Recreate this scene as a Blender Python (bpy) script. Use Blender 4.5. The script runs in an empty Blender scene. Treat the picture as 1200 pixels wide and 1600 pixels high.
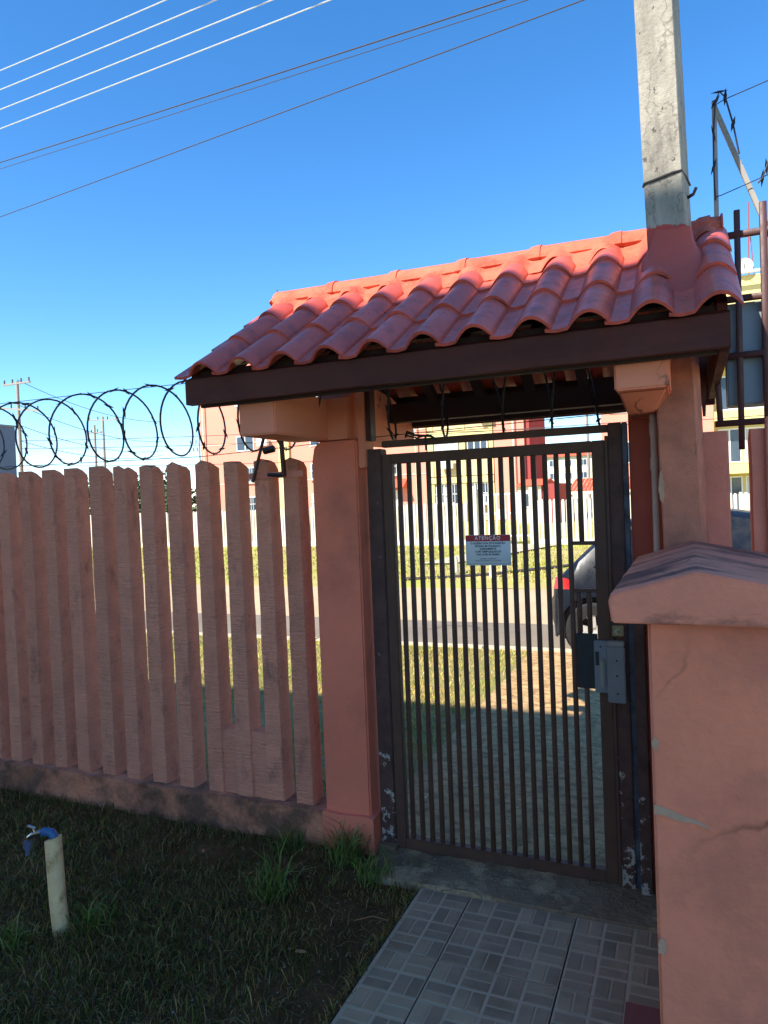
import bpy, math, random
import numpy as np
from mathutils import Vector, Matrix, noise as mnoise
random.seed(7); rng = np.random.default_rng(7)
S = bpy.context.scene; COL = S.collection; R = math.radians

# ------------------------------------------------------------------ camera, sky, sun, exposure
cam = bpy.data.cameras.new('camera'); camo = bpy.data.objects.new('camera', cam); COL.objects.link(camo); S.camera = camo
CY = -2.962
psi, pit, rol = R(23.2), R(-1.13), math.atan(.04)
f0 = Vector((-math.sin(psi), math.cos(psi), 0)); r0 = Vector((math.cos(psi), math.sin(psi), 0)); up = Vector((0, 0, 1))
fw = f0 * math.cos(pit) + up * math.sin(pit); u0 = r0.cross(fw)
rt = r0 * math.cos(rol) - u0 * math.sin(rol); uu = u0 * math.cos(rol) + r0 * math.sin(rol)
mw = Matrix((rt, uu, -fw)).transposed().to_4x4(); mw.translation = Vector((0, CY, 1.6)); camo.matrix_world = mw
cam.sensor_fit = 'VERTICAL'; cam.sensor_height = 36; cam.sensor_width = 27; cam.lens = 1113 / 1600 * 36
cam.clip_start = .05; cam.clip_end = 3000
S.render.resolution_x = 768; S.render.resolution_y = 1024

SUN = Vector((-.45, -.893, 0)).normalized(); EL = R(44)
sundir = Vector((SUN.x * math.cos(EL), SUN.y * math.cos(EL), math.sin(EL)))
w = bpy.data.worlds.new('World'); S.world = w; w.use_nodes = True
wn = w.node_tree; bg = wn.nodes['Background']
sky = wn.nodes.new('ShaderNodeTexSky'); sky.sky_type = 'NISHITA'; sky.sun_disc = False
sky.sun_elevation = EL; sky.sun_rotation = math.atan2(SUN.x, SUN.y); sky.altitude = 1500
sky.air_density = 1.0; sky.dust_density = .15; sky.ozone_density = 3.0
hs = wn.nodes.new('ShaderNodeHueSaturation'); hs.inputs['Saturation'].default_value = 1.27; hs.inputs['Hue'].default_value = .5; hs.inputs['Value'].default_value = 1.0
wn.links.new(sky.outputs[0], hs.inputs['Color']); wn.links.new(hs.outputs[0], bg.inputs[0]); bg.inputs[1].default_value = .105
sl = bpy.data.lights.new('sun', 'SUN'); sl.energy = 3.5; sl.angle = R(.5); sl.color = (1, .94, .84)
so = bpy.data.objects.new('sun', sl); COL.objects.link(so); so.rotation_euler = sundir.to_track_quat('Z', 'Y').to_euler(); so.location = (0, 0, 30)
S.view_settings.view_transform = 'Standard'; S.view_settings.look = 'None'; S.view_settings.gamma = 1
S.view_settings.exposure = 1.55; S.view_settings.use_curve_mapping = False
S.cycles.max_bounces = 6; S.cycles.diffuse_bounces = 4

# ------------------------------------------------------------------ materials
def lin(c):
    return tuple(((v / 255) / 12.92 if v / 255 <= .04045 else ((v / 255 + .055) / 1.055) ** 2.4) for v in c)
MATS = {}
def M(name, col, var=.25, scale=3., rough=.8, bump=.25, bscale=70., dirt=None, dscale=2.5, dmin=.55, dmax=.75, dstretch=(1, 1, 1), metal=0., coat=0., spots=None, sscale=25., smin=.62, crack=0., bdist=.01, spec=.5, zspot=None, orand=0., ripple=0.):
    """procedural paint/plaster/stone: tone variation + shaped dirt + chips + cracks + relief"""
    if name in MATS: return MATS[name]
    m = bpy.data.materials.new(name); m.use_nodes = True; nt = m.node_tree; N = nt.nodes; L = nt.links
    b = N['Principled BSDF']; b.inputs['Roughness'].default_value = rough; b.inputs['Metallic'].default_value = metal
    b.inputs['Coat Weight'].default_value = coat; b.inputs['Specular IOR Level'].default_value = spec
    geo = N.new('ShaderNodeNewGeometry'); P = geo.outputs['Position']
    def nz(s, d=4, st=None, det=.6):
        n = N.new('ShaderNodeTexNoise'); n.inputs['Scale'].default_value = s; n.inputs['Detail'].default_value = d; n.inputs['Roughness'].default_value = det
        src = P
        if st and st != (1, 1, 1):
            mp = N.new('ShaderNodeMapping'); mp.inputs['Scale'].default_value = st; L.new(P, mp.inputs[0]); src = mp.outputs[0]
        L.new(src, n.inputs['Vector']); return n.outputs['Fac']
    def mr(src, a, c, lo=0., hi=1.):
        r = N.new('ShaderNodeMapRange'); r.inputs['From Min'].default_value = a; r.inputs['From Max'].default_value = c
        r.inputs['To Min'].default_value = lo; r.inputs['To Max'].default_value = hi; L.new(src, r.inputs[0]); return r.outputs[0]
    def mix(f, a, c, mode='MIX'):
        x = N.new('ShaderNodeMix'); x.data_type = 'RGBA'; x.blend_type = mode
        if isinstance(f, float): x.inputs[0].default_value = f
        else: L.new(f, x.inputs[0])
        for i, v in ((6, a), (7, c)):
            if isinstance(v, tuple): x.inputs[i].default_value = (*v[:3], 1)
            else: L.new(v, x.inputs[i])
        return x.outputs[2]
    lo = tuple(max(0, v * (1 - var)) for v in col); hi = tuple(min(1, v * (1 + var)) for v in col)
    c = mix(mr(nz(scale, 6), .3, .7), lo, hi)
    c = mix(mr(nz(scale * 14, 3), .35, .65, 0, .5 * min(1, var * 2)), c, tuple(v * .8 for v in col))
    if orand:
        oi = N.new('ShaderNodeObjectInfo'); c = mix(mr(oi.outputs['Random'], 0, 1, 0, orand), c, tuple(v * .45 for v in col))
        wob = N.new('ShaderNodeMath'); wob.operation = 'FRACT'; mu = N.new('ShaderNodeMath'); mu.operation = 'MULTIPLY'; mu.inputs[1].default_value = 7.3; L.new(oi.outputs['Random'], mu.inputs[0]); L.new(mu.outputs[0], wob.inputs[0])
        c = mix(mr(wob.outputs[0], 0, 1, 0, orand * .7), c, tuple(min(1, v * 1.5 + .03) for v in col))
    if dirt: c = mix(mr(nz(dscale, 7, dstretch, .65), dmin, dmax, 0, .85), c, dirt)
    if crack:
        v = N.new('ShaderNodeTexVoronoi'); v.feature = 'DISTANCE_TO_EDGE'; v.inputs['Scale'].default_value = crack
        add = N.new('ShaderNodeVectorMath'); add.operation = 'MULTIPLY_ADD'; nn = N.new('ShaderNodeTexNoise'); nn.inputs['Scale'].default_value = crack * 3; nn.inputs['Detail'].default_value = 5
        L.new(P, nn.inputs['Vector']); L.new(nn.outputs['Color'], add.inputs[0]); add.inputs[1].default_value = (.5 / crack,) * 3; L.new(P, add.inputs[2]); L.new(add.outputs[0], v.inputs['Vector'])
        k = N.new('ShaderNodeMath'); k.operation = 'MULTIPLY'; L.new(mr(v.outputs['Distance'], .0, .012, 1, 0), k.inputs[0]); L.new(mr(nz(crack * .8, 2), .5, .56), k.inputs[1])
        c = mix(k.outputs[0], c, tuple(q * .3 for q in col))
    if spots:
        sp = mr(nz(sscale, 5, None, .7), smin, smin + .015)
        if zspot:
            sx = N.new('ShaderNodeSeparateXYZ'); L.new(P, sx.inputs[0]); zz = mr(sx.outputs[2], 0., zspot, .11, -.06)
            ad = N.new('ShaderNodeMath'); L.new(nz(sscale, 5, None, .7), ad.inputs[0]); L.new(zz, ad.inputs[1]); sp = mr(ad.outputs[0], smin, smin + .015)
        c = mix(sp, c, spots)
    L.new(c, b.inputs['Base Color'])
    L.new(mr(nz(scale * 3, 4), .3, .7, max(.02, rough - .1), min(1, rough + .1)), b.inputs['Roughness'])
    if bump:
        ad = N.new('ShaderNodeMath'); ad.operation = 'MULTIPLY_ADD'; L.new(nz(bscale, 5), ad.inputs[0]); ad.inputs[1].default_value = .6; L.new(nz(bscale / 6, 4), ad.inputs[2])
        if ripple:
            a2 = N.new('ShaderNodeMath'); a2.operation = 'MULTIPLY_ADD'; L.new(nz(ripple, 3, (.12, .12, 1)), a2.inputs[0]); a2.inputs[1].default_value = .7; L.new(ad.outputs[0], a2.inputs[2]); ad = a2
        bp = N.new('ShaderNodeBump'); bp.inputs['Strength'].default_value = bump; bp.inputs['Distance'].default_value = bdist
        L.new(ad.outputs[0], bp.inputs['Height']); L.new(bp.outputs[0], b.inputs['Normal'])
    MATS[name] = m; return m

PINK = lin((196, 118, 100)); PINKD = lin((178, 96, 80))
m_slat = M('weathered_pink_concrete', lin((222, 142, 112)), .14, 9, .92, 1., 75, dirt=lin((112, 78, 68)), dscale=9, dmin=.56, dmax=.8, dstretch=(1, 1, .5), bdist=.014, spec=.2, ripple=110, orand=.25)
m_slatn = M('pink_concrete_plain', lin((212, 130, 108)), .15, 4, .85, .6, 60, bdist=.008, spec=.25)
m_base = M('stained_base_concrete', lin((206, 128, 94)), .35, 6, .95, .9, 60, dirt=lin((84, 62, 46)), dscale=5, dmin=.42, dmax=.6, bdist=.015)
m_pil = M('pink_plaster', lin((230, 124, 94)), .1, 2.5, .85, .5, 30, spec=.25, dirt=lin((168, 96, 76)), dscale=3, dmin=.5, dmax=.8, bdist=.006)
m_beam = M('pink_beam_paint', lin((232, 142, 110)), .08, 3, .75, .3, 40, bdist=.005, spec=.3, crack=2.2)
m_wall = M('pink_wall_plaster', lin((230, 134, 102)), .12, 3, .88, 1., 38, spots=lin((186, 96, 74)), sscale=26, smin=.745, spec=.2, dirt=lin((160, 100, 84)), dscale=2.2, dmin=.48, dmax=.75, crack=.9, bdist=.006)
m_cap = M('pink_cap_mortar', lin((228, 138, 108)), .14, 4, .88, .8, 60, spec=.2, dirt=lin((84, 64, 62)), dscale=7, dmin=.47, dmax=.6, dstretch=(.35, .9, 1), crack=3.5, bdist=.006)
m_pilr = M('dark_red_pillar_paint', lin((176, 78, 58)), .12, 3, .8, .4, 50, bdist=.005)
m_cem = M('bare_cement_patch', lin((184, 144, 116)), .15, 12, .9, .4, 90)
m_tile = M('glazed_red_tile', lin((206, 92, 74)),   .16, 7, .36, .12, 30, dirt=lin((150, 72, 62)), dscale=11, dmin=.5, dmax=.68, orand=.28, spots=lin((196, 138, 118)), sscale=30, smin=.74, bdist=.004, spec=.5)
m_ridge = M('orange_red_mortar_paint', lin((204, 100, 74)), .2, 9, .85, 1., 60, dirt=lin((170, 62, 44)), dscale=8, dmin=.5, dmax=.7, bdist=.01)
m_wood = M('dark_stained_timber', lin((82, 40, 30)), .3, 3, .65, .25, 30, dstretch=(.1, 1, 1), dirt=lin((60, 28, 24)), dscale=6, spec=.25)
m_raf = M('rafter_timber', lin((58, 38, 36)), .2, 3, .8, .2)
m_metal = M('dark_brown_gate_paint', lin((92, 64, 50)), .2, 8, .6, .15, 120, bdist=.002, spec=.3)
m_post = M('flaking_maroon_paint', lin((90, 64, 56)), .3, 14, .65, .9, 160, spec=.25, spots=lin((176, 164, 150)), sscale=20, smin=.64, zspot=.9, bdist=.004)
m_mar = M('maroon_steel_paint', lin((74, 38, 34)), .2, 8, .55, .15, 60, bdist=.002)
m_galv = M('galvanised_steel', lin((150, 142, 130)), .2, 10, .6, .1, 60, metal=0., bdist=.002)
m_grey = M('grey_box_paint', lin((124, 124, 126)), .1, 8, .5, .1, 60, bdist=.001)
m_black = M('black_plate', lin((30, 30, 34)), .1, 8, .5, 0)
m_wire = M('dark_wire', lin((52, 46, 50)), .2, 20, .5, 0, metal=.3)
m_cable = M('dark_cable', lin((70, 62, 62)), .1, 20, .7, 0)
m_alu = M('pale_aluminium_cable', lin((215, 212, 208)), .1, 20, .5, 0)
m_pvc = M('painted_conduit', lin((190, 152, 136)), .1, 10, .5, .1)
m_pvcc = M('cream_pipe', lin((236, 196, 142)), .15, 9, .55, .1, 50, dirt=lin((160, 116, 62)), dscale=12, dmin=.52, dmax=.68, spots=lin((120, 84, 56)), sscale=60, smin=.7)
m_brass = M('chrome_tap', lin((180, 176, 170)), .1, 10, .25, 0, metal=1.)
m_blue = M('blue_fitting', lin((52, 96, 138)), .1, 10, .4, 0)
m_grass = None
m_soil = M('damp_soil', lin((104, 74, 48)), .45, 4, 1., 1., 40, spec=.05, dirt=lin((74, 58, 32)), dscale=3, dmin=.4, dmax=.6, bdist=.03)
m_tilef = M('floor_tile_body', lin((150, 126, 100)), .1, 4, .6, .15, 60, dirt=lin((98, 92, 84)), dscale=3, bdist=.002)
m_grout = M('tile_joint_relief', lin((188, 158, 126)), .1, 8, .7, .1, 60, bdist=.002)
m_joint = M('dark_joint', lin((58, 52, 48)), .2, 8, .95, .3)
m_brick = [M('tile_brick_%d' % i, lin(c), .18, 7, .55, .3, 60, dirt=lin((120, 94, 68)), dscale=4, dmin=.5, dmax=.7, orand=.2, spec=.3, bdist=.002) for i, c in enumerate([(160, 130, 100), (148, 120, 92), (170, 139, 106)])]
m_thr = M('worn_threshold', lin((138, 112, 86)), .35, 5, .95, .9, 50, spec=.2, dirt=lin((186, 156, 116)), dscale=4, dmin=.5, dmax=.6, bdist=.02, crack=5)
m_yard = M('bounce_yard_concrete', lin((206, 186, 152)), .1, 2, .9, .4)
m_slate = M('rough_stone_path', lin((186, 152, 106)), .25, 5, .95, .4, 60, dirt=lin((136, 108, 76)), dscale=14, dmin=.46, dmax=.6, dstretch=(.8, 1.3, 1), spots=lin((206, 184, 146)), sscale=13, smin=.645, bdist=.01, crack=3., spec=.1)
m_verge = M('dry_verge_soil', lin((150, 128, 82)), .3, 1.5, 1., .6, 30, dirt=lin((112, 118, 52)), dscale=1.2, dmin=.4, dmax=.6, bdist=.02)
m_asph = M('old_asphalt', lin((132, 118, 100)), .1, .8, .95, .4, 50, dirt=lin((116, 104, 90)), dscale=.6, dmin=.45, dmax=.6, crack=.25, bdist=.01)
m_dirt = M('sandy_road_edge', lin((182, 156, 122)), .12, .8, 1., .4, 40, dirt=lin((192, 166, 130)), dscale=.9, bdist=.01)
m_kerb = M('kerb_concrete', lin((188, 172, 144)), .15, 4, .9, .4)
m_far = M('far_lawn', lin((172, 154, 92)), .22, .35, 1., .5, 12, dirt=lin((150, 156, 56)), dscale=.45, dmin=.42, dmax=.58, bdist=.03)
m_terr = M('distant_land', lin((120, 128, 80)), .2, .05, 1., 0)
m_white = M('white_concrete_paint', lin((206, 198, 180)), .06, 3, .8, .1)
m_bpink = M('apartment_pink_render', lin((222, 142, 120)), .05, .4, .85, .05, 10)
m_bred = M('apartment_red_render', lin((150, 62, 58)), .05, .4, .85, .05, 10)
m_byel = M('apartment_yellow_render', lin((214, 196, 132)), .05, .4, .85, .05, 10)
m_bbei = M('apartment_beige_render', lin((206, 178, 136)), .06, .4, .85, .05, 10)
m_cream = M('cream_render', lin((224, 212, 182)), .05, .3, .85, 0)
m_bgrey = M('grey_render', lin((112, 116, 134)), .06, .3, .85, 0)
m_frame = M('window_frame_white', lin((232, 230, 226)), .03, 5, .5, 0)
m_glass = M('window_glass', lin((62, 74, 88)), .25, .8, .12, 0)
m_curt = M('curtained_glass', lin((190, 190, 186)), .2, 1.5, .3, 0)
m_croof = M('clay_roof', lin((196, 88, 58)), .12, 3, .8, .2)
m_fol = M('dark_foliage', lin((58, 72, 36)), .4, 3, .8, 0)
m_bark = M('bark', lin((80, 66, 54)), .2, 8, .95, .3)
m_car = M('dark_blue_grey_car_paint', lin((18, 23, 32)), .05, 3, .32, 0, coat=0., spec=.22)
m_cglass = M('tinted_car_glass', lin((14, 18, 22)), .05, 3, .12, 0, spec=.4)
m_lamp = M('red_tail_lamp', lin((190, 14, 24)), .05, 3, .2, 0, coat=.6)
m_tyre = M('tyre_rubber', lin((26, 25, 25)), .1, 10, .9, .2)
m_rim = M('silver_rim', lin((196, 194, 190)), .05, 5, .35, 0, metal=.6)
m_bump = M('car_bumper_plastic', lin((20, 21, 24)), .08, 5, .45, 0)
m_signr = M('sign_red', lin((170, 40, 48)), .05, 5, .5, 0)
m_signw = M('sign_white', lin((212, 214, 210)), .05, 5, .5, 0)
m_ink = M('sign_ink', lin((50, 50, 54)), .05, 5, .7, 0)
m_leaf = M('dead_leaf', lin((170, 112, 66)), .2, 30, .8, .2)
m_redpatch = M('red_floor_paint', lin((140, 72, 60)), .1, 5, .7, .2)
m_pole2 = M('distant_pole_concrete', lin((150, 138, 128)), .1, 2, .9, 0)

def blade_mat(name):
    m = bpy.data.materials.new(name); m.use_nodes = True; b = m.node_tree.nodes['Principled BSDF']
    a = m.node_tree.nodes.new('ShaderNodeAttribute'); a.attribute_name = 'tint'
    m.node_tree.links.new(a.outputs['Color'], b.inputs['Base Color']); b.inputs['Roughness'].default_value = .6; b.inputs['Specular IOR Level'].default_value = .25
    b.inputs['Subsurface Weight'].default_value = 0
    return m
m_blade = blade_mat('grass_blade')

def pole_mat():
    """concrete pole: bare concrete above, painted with the roof colour where it passes the tiles, pink below the roof"""
    m = bpy.data.materials.new('pole_concrete_and_paint'); m.use_nodes = True; nt = m.node_tree; N = nt.nodes; L = nt.links; b = N['Principled BSDF']
    b.inputs['Roughness'].default_value = .88
    g = N.new('ShaderNodeNewGeometry'); sx = N.new('ShaderNodeSeparateXYZ'); L.new(g.outputs['Position'], sx.inputs[0])
    def nz(s, d=5, st=(1, 1, 1), ro=.65):
        mp = N.new('ShaderNodeMapping'); mp.inputs['Scale'].default_value = st; L.new(g.outputs['Position'], mp.inputs[0])
        n = N.new('ShaderNodeTexNoise'); n.inputs['Scale'].default_value = s; n.inputs['Detail'].default_value = d; n.inputs['Roughness'].default_value = ro; L.new(mp.outputs[0], n.inputs['Vector']); return n.outputs['Fac']
    def ramp(src, stops):
        r = N.new('ShaderNodeValToRGB'); L.new(src, r.inputs[0])
        while len(r.color_ramp.elements) < len(stops): r.color_ramp.elements.new(.5)
        for e, (p, c) in zip(r.color_ramp.elements, stops): e.position = p; e.color = (*c, 1)
        return r.outputs[0]
    def mix(f, a, c):
        x = N.new('ShaderNodeMix'); x.data_type = 'RGBA'; L.new(f, x.inputs[0])
        for i, v in ((6, a), (7, c)):
            if isinstance(v, tuple): x.inputs[i].default_value = (*v, 1)
            else: L.new(v, x.inputs[i])
        return x.outputs[2]
    conc = ramp(nz(5, 8, (1.6, 1.6, .5)), [(.3, lin((84, 80, 76))), (.42, lin((138, 132, 120))), (.58, lin((166, 158, 144))), (.72, lin((126, 106, 80)))])
    v = N.new('ShaderNodeTexVoronoi'); v.feature = 'DISTANCE_TO_EDGE'; v.inputs['Scale'].default_value = 5
    ad = N.new('ShaderNodeVectorMath'); ad.operation = 'MULTIPLY_ADD'; n2 = N.new('ShaderNodeTexNoise'); n2.inputs['Scale'].default_value = 12; n2.inputs['Detail'].default_value = 6
    L.new(g.outputs['Position'], n2.inputs['Vector']); L.new(n2.outputs['Color'], ad.inputs[0]); ad.inputs[1].default_value = (.16,) * 3; mp = N.new('ShaderNodeMapping'); mp.inputs['Scale'].default_value = (1, 1, .35); L.new(g.outputs['Position'], mp.inputs[0]); L.new(mp.outputs[0], ad.inputs[2]); L.new(ad.outputs[0], v.inputs['Vector'])
    cr = N.new('ShaderNodeMapRange'); cr.inputs['From Max'].default_value = .02; cr.inputs['To Min'].default_value = .7; cr.inputs['To Max'].default_value = 0; L.new(v.outputs['Distance'], cr.inputs[0])
    conc = mix(cr.outputs[0], conc, lin((104, 96, 88)))
    sp = N.new('ShaderNodeMapRange'); sp.inputs['From Min'].default_value = .66; sp.inputs['From Max'].default_value = .7; L.new(nz(34, 3), sp.inputs[0])
    conc = mix(sp.outputs[0], conc, lin((84, 78, 72)))
    pink = ramp(nz(6, 6), [(.35, lin((160, 100, 78))), (.6, lin((196, 122, 96)))])
    spk = N.new('ShaderNodeMapRange'); spk.inputs['From Min'].default_value = .63; spk.inputs['From Max'].default_value = .7; L.new(nz(11, 6, (1, 1, .5)), spk.inputs[0])
    pink = mix(spk.outputs[0], pink, lin((118, 76, 62)))
    red = ramp(nz(7, 4), [(.35, lin((156, 62, 54))), (.6, lin((178, 74, 64)))])
    def thr(z0, amp, s):
        n = nz(s, 3); k = N.new('ShaderNodeMath'); k.operation = 'MULTIPLY_ADD'; L.new(n, k.inputs[0]); k.inputs[1].default_value = amp; L.new(sx.outputs[2], k.inputs[2])
        r = N.new('ShaderNodeMapRange'); r.inputs['From Min'].default_value = z0 + amp * .5; r.inputs['From Max'].default_value = z0 + amp * .5 + .004; L.new(k.outputs[0], r.inputs[0]); return r.outputs[0]
    c = mix(thr(2.25, .0001, 3), pink, red); c = mix(thr(2.51, .09, 14), c, conc)
    L.new(c, b.inputs['Base Color'])
    bp = N.new('ShaderNodeBump'); bp.inputs['Strength'].default_value = .7; bp.inputs['Distance'].default_value = .008; L.new(nz(50, 6), bp.inputs['Height']); L.new(bp.outputs[0], b.inputs['Normal'])
    return m
m_pole = pole_mat()

# ------------------------------------------------------------------ mesh helpers
ORG = {}
class B:
    def __init__(s): s.v = []; s.f = []
    def add(s, vs, fs):
        o = len(s.v); s.v += [tuple(v) for v in vs]; s.f += [tuple(i + o for i in f) for f in fs]; return s
    def box(s, x0, x1, y0, y1, z0, z1):
        return s.add([(x0, y0, z0), (x1, y0, z0), (x1, y1, z0), (x0, y1, z0), (x0, y0, z1), (x1, y0, z1), (x1, y1, z1), (x0, y1, z1)],
                     [(0, 3, 2, 1), (4, 5, 6, 7), (0, 1, 5, 4), (1, 2, 6, 5), (2, 3, 7, 6), (3, 0, 4, 7)])
    def loft(s, rings, cap=True, close=True):
        n = len(rings[0]); vs = [p for r in rings for p in r]; fs = []
        for k in range(len(rings) - 1):
            for i in range(n if close else n - 1):
                j = (i + 1) % n; fs.append((k * n + i, k * n + j, (k + 1) * n + j, (k + 1) * n + i))
        if cap: fs.append(tuple(range(n))[::-1]); fs.append(tuple((len(rings) - 1) * n + i for i in range(n)))
        return s.add(vs, fs)
    def tube(s, pts, r, n=6, closed=False, cap=True):
        pts = [Vector(p) for p in pts]; rings = []; last = None
        for i, p in enumerate(pts):
            if closed: d = pts[(i + 1) % len(pts)] - pts[i - 1]
            else: d = pts[min(i + 1, len(pts) - 1)] - pts[max(i - 1, 0)]
            d.normalize()
            if last is None: a = d.cross(Vector((0, 0, 1)) if abs(d.z) < .9 else Vector((1, 0, 0))).normalized()
            else: a = (last - d * last.dot(d)).normalized()
            last = a; b = d.cross(a); rr = r[i] if isinstance(r, (list, tuple)) else r
            rings.append([p + a * math.cos(t) * rr + b * math.sin(t) * rr for t in [2 * math.pi * k / n for k in range(n)]])
        if closed: rings.append(rings[0]); cap = False
        return s.loft(rings, cap)
    def bar(s, p, q, wx, wy):   # rectangular bar between two points
        p, q = Vector(p), Vector(q); d = (q - p).normalized(); a = d.cross(Vector((0, 1, 0)))
        if a.length < .1: a = d.cross(Vector((1, 0, 0)))
        a.normalize(); b = d.cross(a)
        return s.loft([[c + a * i * wx / 2 + b * j * wy / 2 for i, j in ((-1, -1), (1, -1), (1, 1), (-1, 1))] for c in (p, q)])
def tag(o, label=None, cat=None, group=None, kind=None):
    for k, v in (('label', label), ('category', cat), ('group', group), ('kind', kind)):
        if v: o[k] = v
    return o
def thing(name, label, cat, loc, group=None):
    o = bpy.data.objects.new(name, None); COL.objects.link(o); o.location = loc; o.empty_display_size = .2
    ORG[o] = Vector(loc); return tag(o, label, cat, group)
def fin(name, b, mat, parent=None, bevel=0, smooth=False, seg=2, origin=None):
    """link one mesh object; vertices come in world coordinates"""
    me = bpy.data.meshes.new(name)
    base = ORG[parent] if parent else Vector((0, 0, 0))
    org = Vector(origin) if origin else (base if parent else Vector((0, 0, 0)))
    me.from_pydata([(v[0] - org.x, v[1] - org.y, v[2] - org.z) for v in b.v], [], b.f); me.update()
    o = bpy.data.objects.new(name, me); COL.objects.link(o)
    for mm in (mat if isinstance(mat, list) else [mat]): me.materials.append(mm)
    o.location = org - base
    if parent: o.parent = parent
    ORG[o] = org
    import bmesh
    bm = bmesh.new(); bm.from_mesh(me); bmesh.ops.recalc_face_normals(bm, faces=bm.faces)
    if bevel: bmesh.ops.bevel(bm, geom=[e for e in bm.edges if len(e.link_faces) == 2 and e.calc_face_angle(0) > .6], offset=bevel, segments=seg, affect='EDGES', clamp_overlap=True)
    bm.to_mesh(me); bm.free()
    if smooth:
        me.shade_smooth()
        try: me.set_sharp_from_angle(angle=R(38))
        except Exception: pass
    elif bevel:
        me.shade_smooth()
        try: me.set_sharp_from_angle(angle=R(50))
        except Exception: pass
    return o
def boxp(name, parent, mat, x0, x1, y0, y1, z0, z1, bevel=0): return fin(name, B().box(x0, x1, y0, y1, z0, z1), mat, parent, bevel)
def clone(o, parent, loc=None):
    c = o.copy(); COL.objects.link(c); c.parent = parent
    if loc is not None: c.location = loc
    return c
def struct(name, b, mat, **k):
    o = fin(name, b, mat, **k); o['kind'] = 'structure'; return o
def grid(x0, x1, y0, y1, nx, ny, zf):
    b = B(); vs = [(x0 + (x1 - x0) * i / nx, y0 + (y1 - y0) * j / ny) for j in range(ny + 1) for i in range(nx + 1)]
    b.v = [(x, y, zf(x, y)) for x, y in vs]; n = nx + 1
    b.f = [(j * n + i, j * n + i + 1, (j + 1) * n + i + 1, (j + 1) * n + i) for j in range(ny) for i in range(nx)]; return b
def nse(x, y, z=0., s=1.): return mnoise.noise(Vector((x * s, y * s, z * s)))

# ------------------------------------------------------------------ ground, paths, road
struct('ground', B().add([(-900, -300, -.16), (900, -300, -.16), (900, 1500, -.16), (-900, 1500, -.16)], [(0, 1, 2, 3)]), m_terr)
lawnz = lambda x, y: .012 * nse(x, y, 0, 2.3) + .008 * nse(x, y, 3, 9) - .01
struct('lawn_soil', grid(-12, -1.06, -5.9, -.02, 130, 90, lawnz), m_soil, smooth=True)
vz = lambda x, y: .012 * nse(x, y, 5, 1.7) - .005
struct('street_verge', grid(-16, -1.5, .2, 4.18, 80, 30, vz), m_verge, smooth=True)
struct('front_path', grid(-1.5, 6, .06, 4.18, 60, 40, lambda x, y: .006 * nse(x, y, 1, 4)), m_slate, smooth=True)
struct('bounce_yard', B().add([(.1, -5.4, -.006), (6, -5.4, -.006), (6, .06, -.006), (.1, .06, -.006)], [(0, 1, 2, 3)]), m_yard)  # unseen pale slab, added to bounce warm sunlight onto the gateway
kb = B(); x = -60.
while x < 40: kb.box(x, x + .985, 4.18, 4.32, -.14, .008 + random.uniform(-.004, .004)); x += 1.
struct('kerb', kb, m_kerb, bevel=.01)
struct('road', B().add([(-90, 4.3, -.12), (60, 4.3, -.12), (60, 6.3, -.12), (-90, 6.3, -.12)], [(0, 1, 2, 3)]), m_asph)
struct('road_shoulder', B().add([(-90, 6.3, -.121), (60, 6.3, -.121), (60, 9.1, -.05), (-90, 9.1, -.05)], [(0, 1, 2, 3)]), m_dirt)
struct('far_verge', grid(-60, 40, 9.1, 37.9, 100, 40, lambda x, y: -.05 + min(.05, (y - 9.1) * .1) + .02 * nse(x, y, 8, .7)), m_far, smooth=True)
struct('far_footpath', B().add([(-5.8, 12.6, .045), (-5.0, 12.6, .045), (-3.4, 18.4, .045), (-5.0, 18.4, .045)], [(0, 1, 2, 3)]), m_kerb)

# threshold slab under the gate
struct('threshold_slab', grid(-1.32, -.12, -.285, .07, 60, 20, lambda x, y: .012 + .010 * nse(x, y, 2, 6) + .006 * nse(x, y, 2, 22) - (.03 if y < -.27 else 0)), m_thr, smooth=True)

# tiled path: tiles with raised basket weave bricks
tp = B().add([(-1.07, -5, -.012), (.13, -5, -.012), (.13, -.27, -.012), (-1.07, -.27, -.012)], [(0, 1, 2, 3)])
path = struct('tiled_path', tp, m_joint)
TS = .41; cell = TS / 4
proto = {}
def tile_piece(w_):
    return None
tbm = B().box(0, TS - .006, -(TS - .006), 0, -.011, .0)
brick_me = {}
bi = 0
def brick(parent, x0, x1, y0, y1):
    """one raised brick of the tile's relief"""
    global bi
    key = (round(x1 - x0, 3), round(y1 - y0, 3)); k = random.randrange(3)
    if (key, k) not in brick_me:
        a, c = x1 - x0, y1 - y0; e = .003
        b = B().add([(0, 0, 0), (a, 0, 0), (a, c, 0), (0, c, 0), (e, e, .0022), (a - e, e, .0022), (a - e, c - e, .0022), (e, c - e, .0022)], [(4, 5, 6, 7), (0, 1, 5, 4), (1, 2, 6, 5), (2, 3, 7, 6), (3, 0, 4, 7)])
        o = fin('brick', b, m_brick[k], parent, origin=(0, 0, 0)); brick_me[(key, k)] = o
        o.location = Vector((x0, y0, .0)) - ORG[parent]
    else:
        o = clone(brick_me[(key, k)], parent, Vector((x0, y0, .0)) - ORG[parent])
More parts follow.
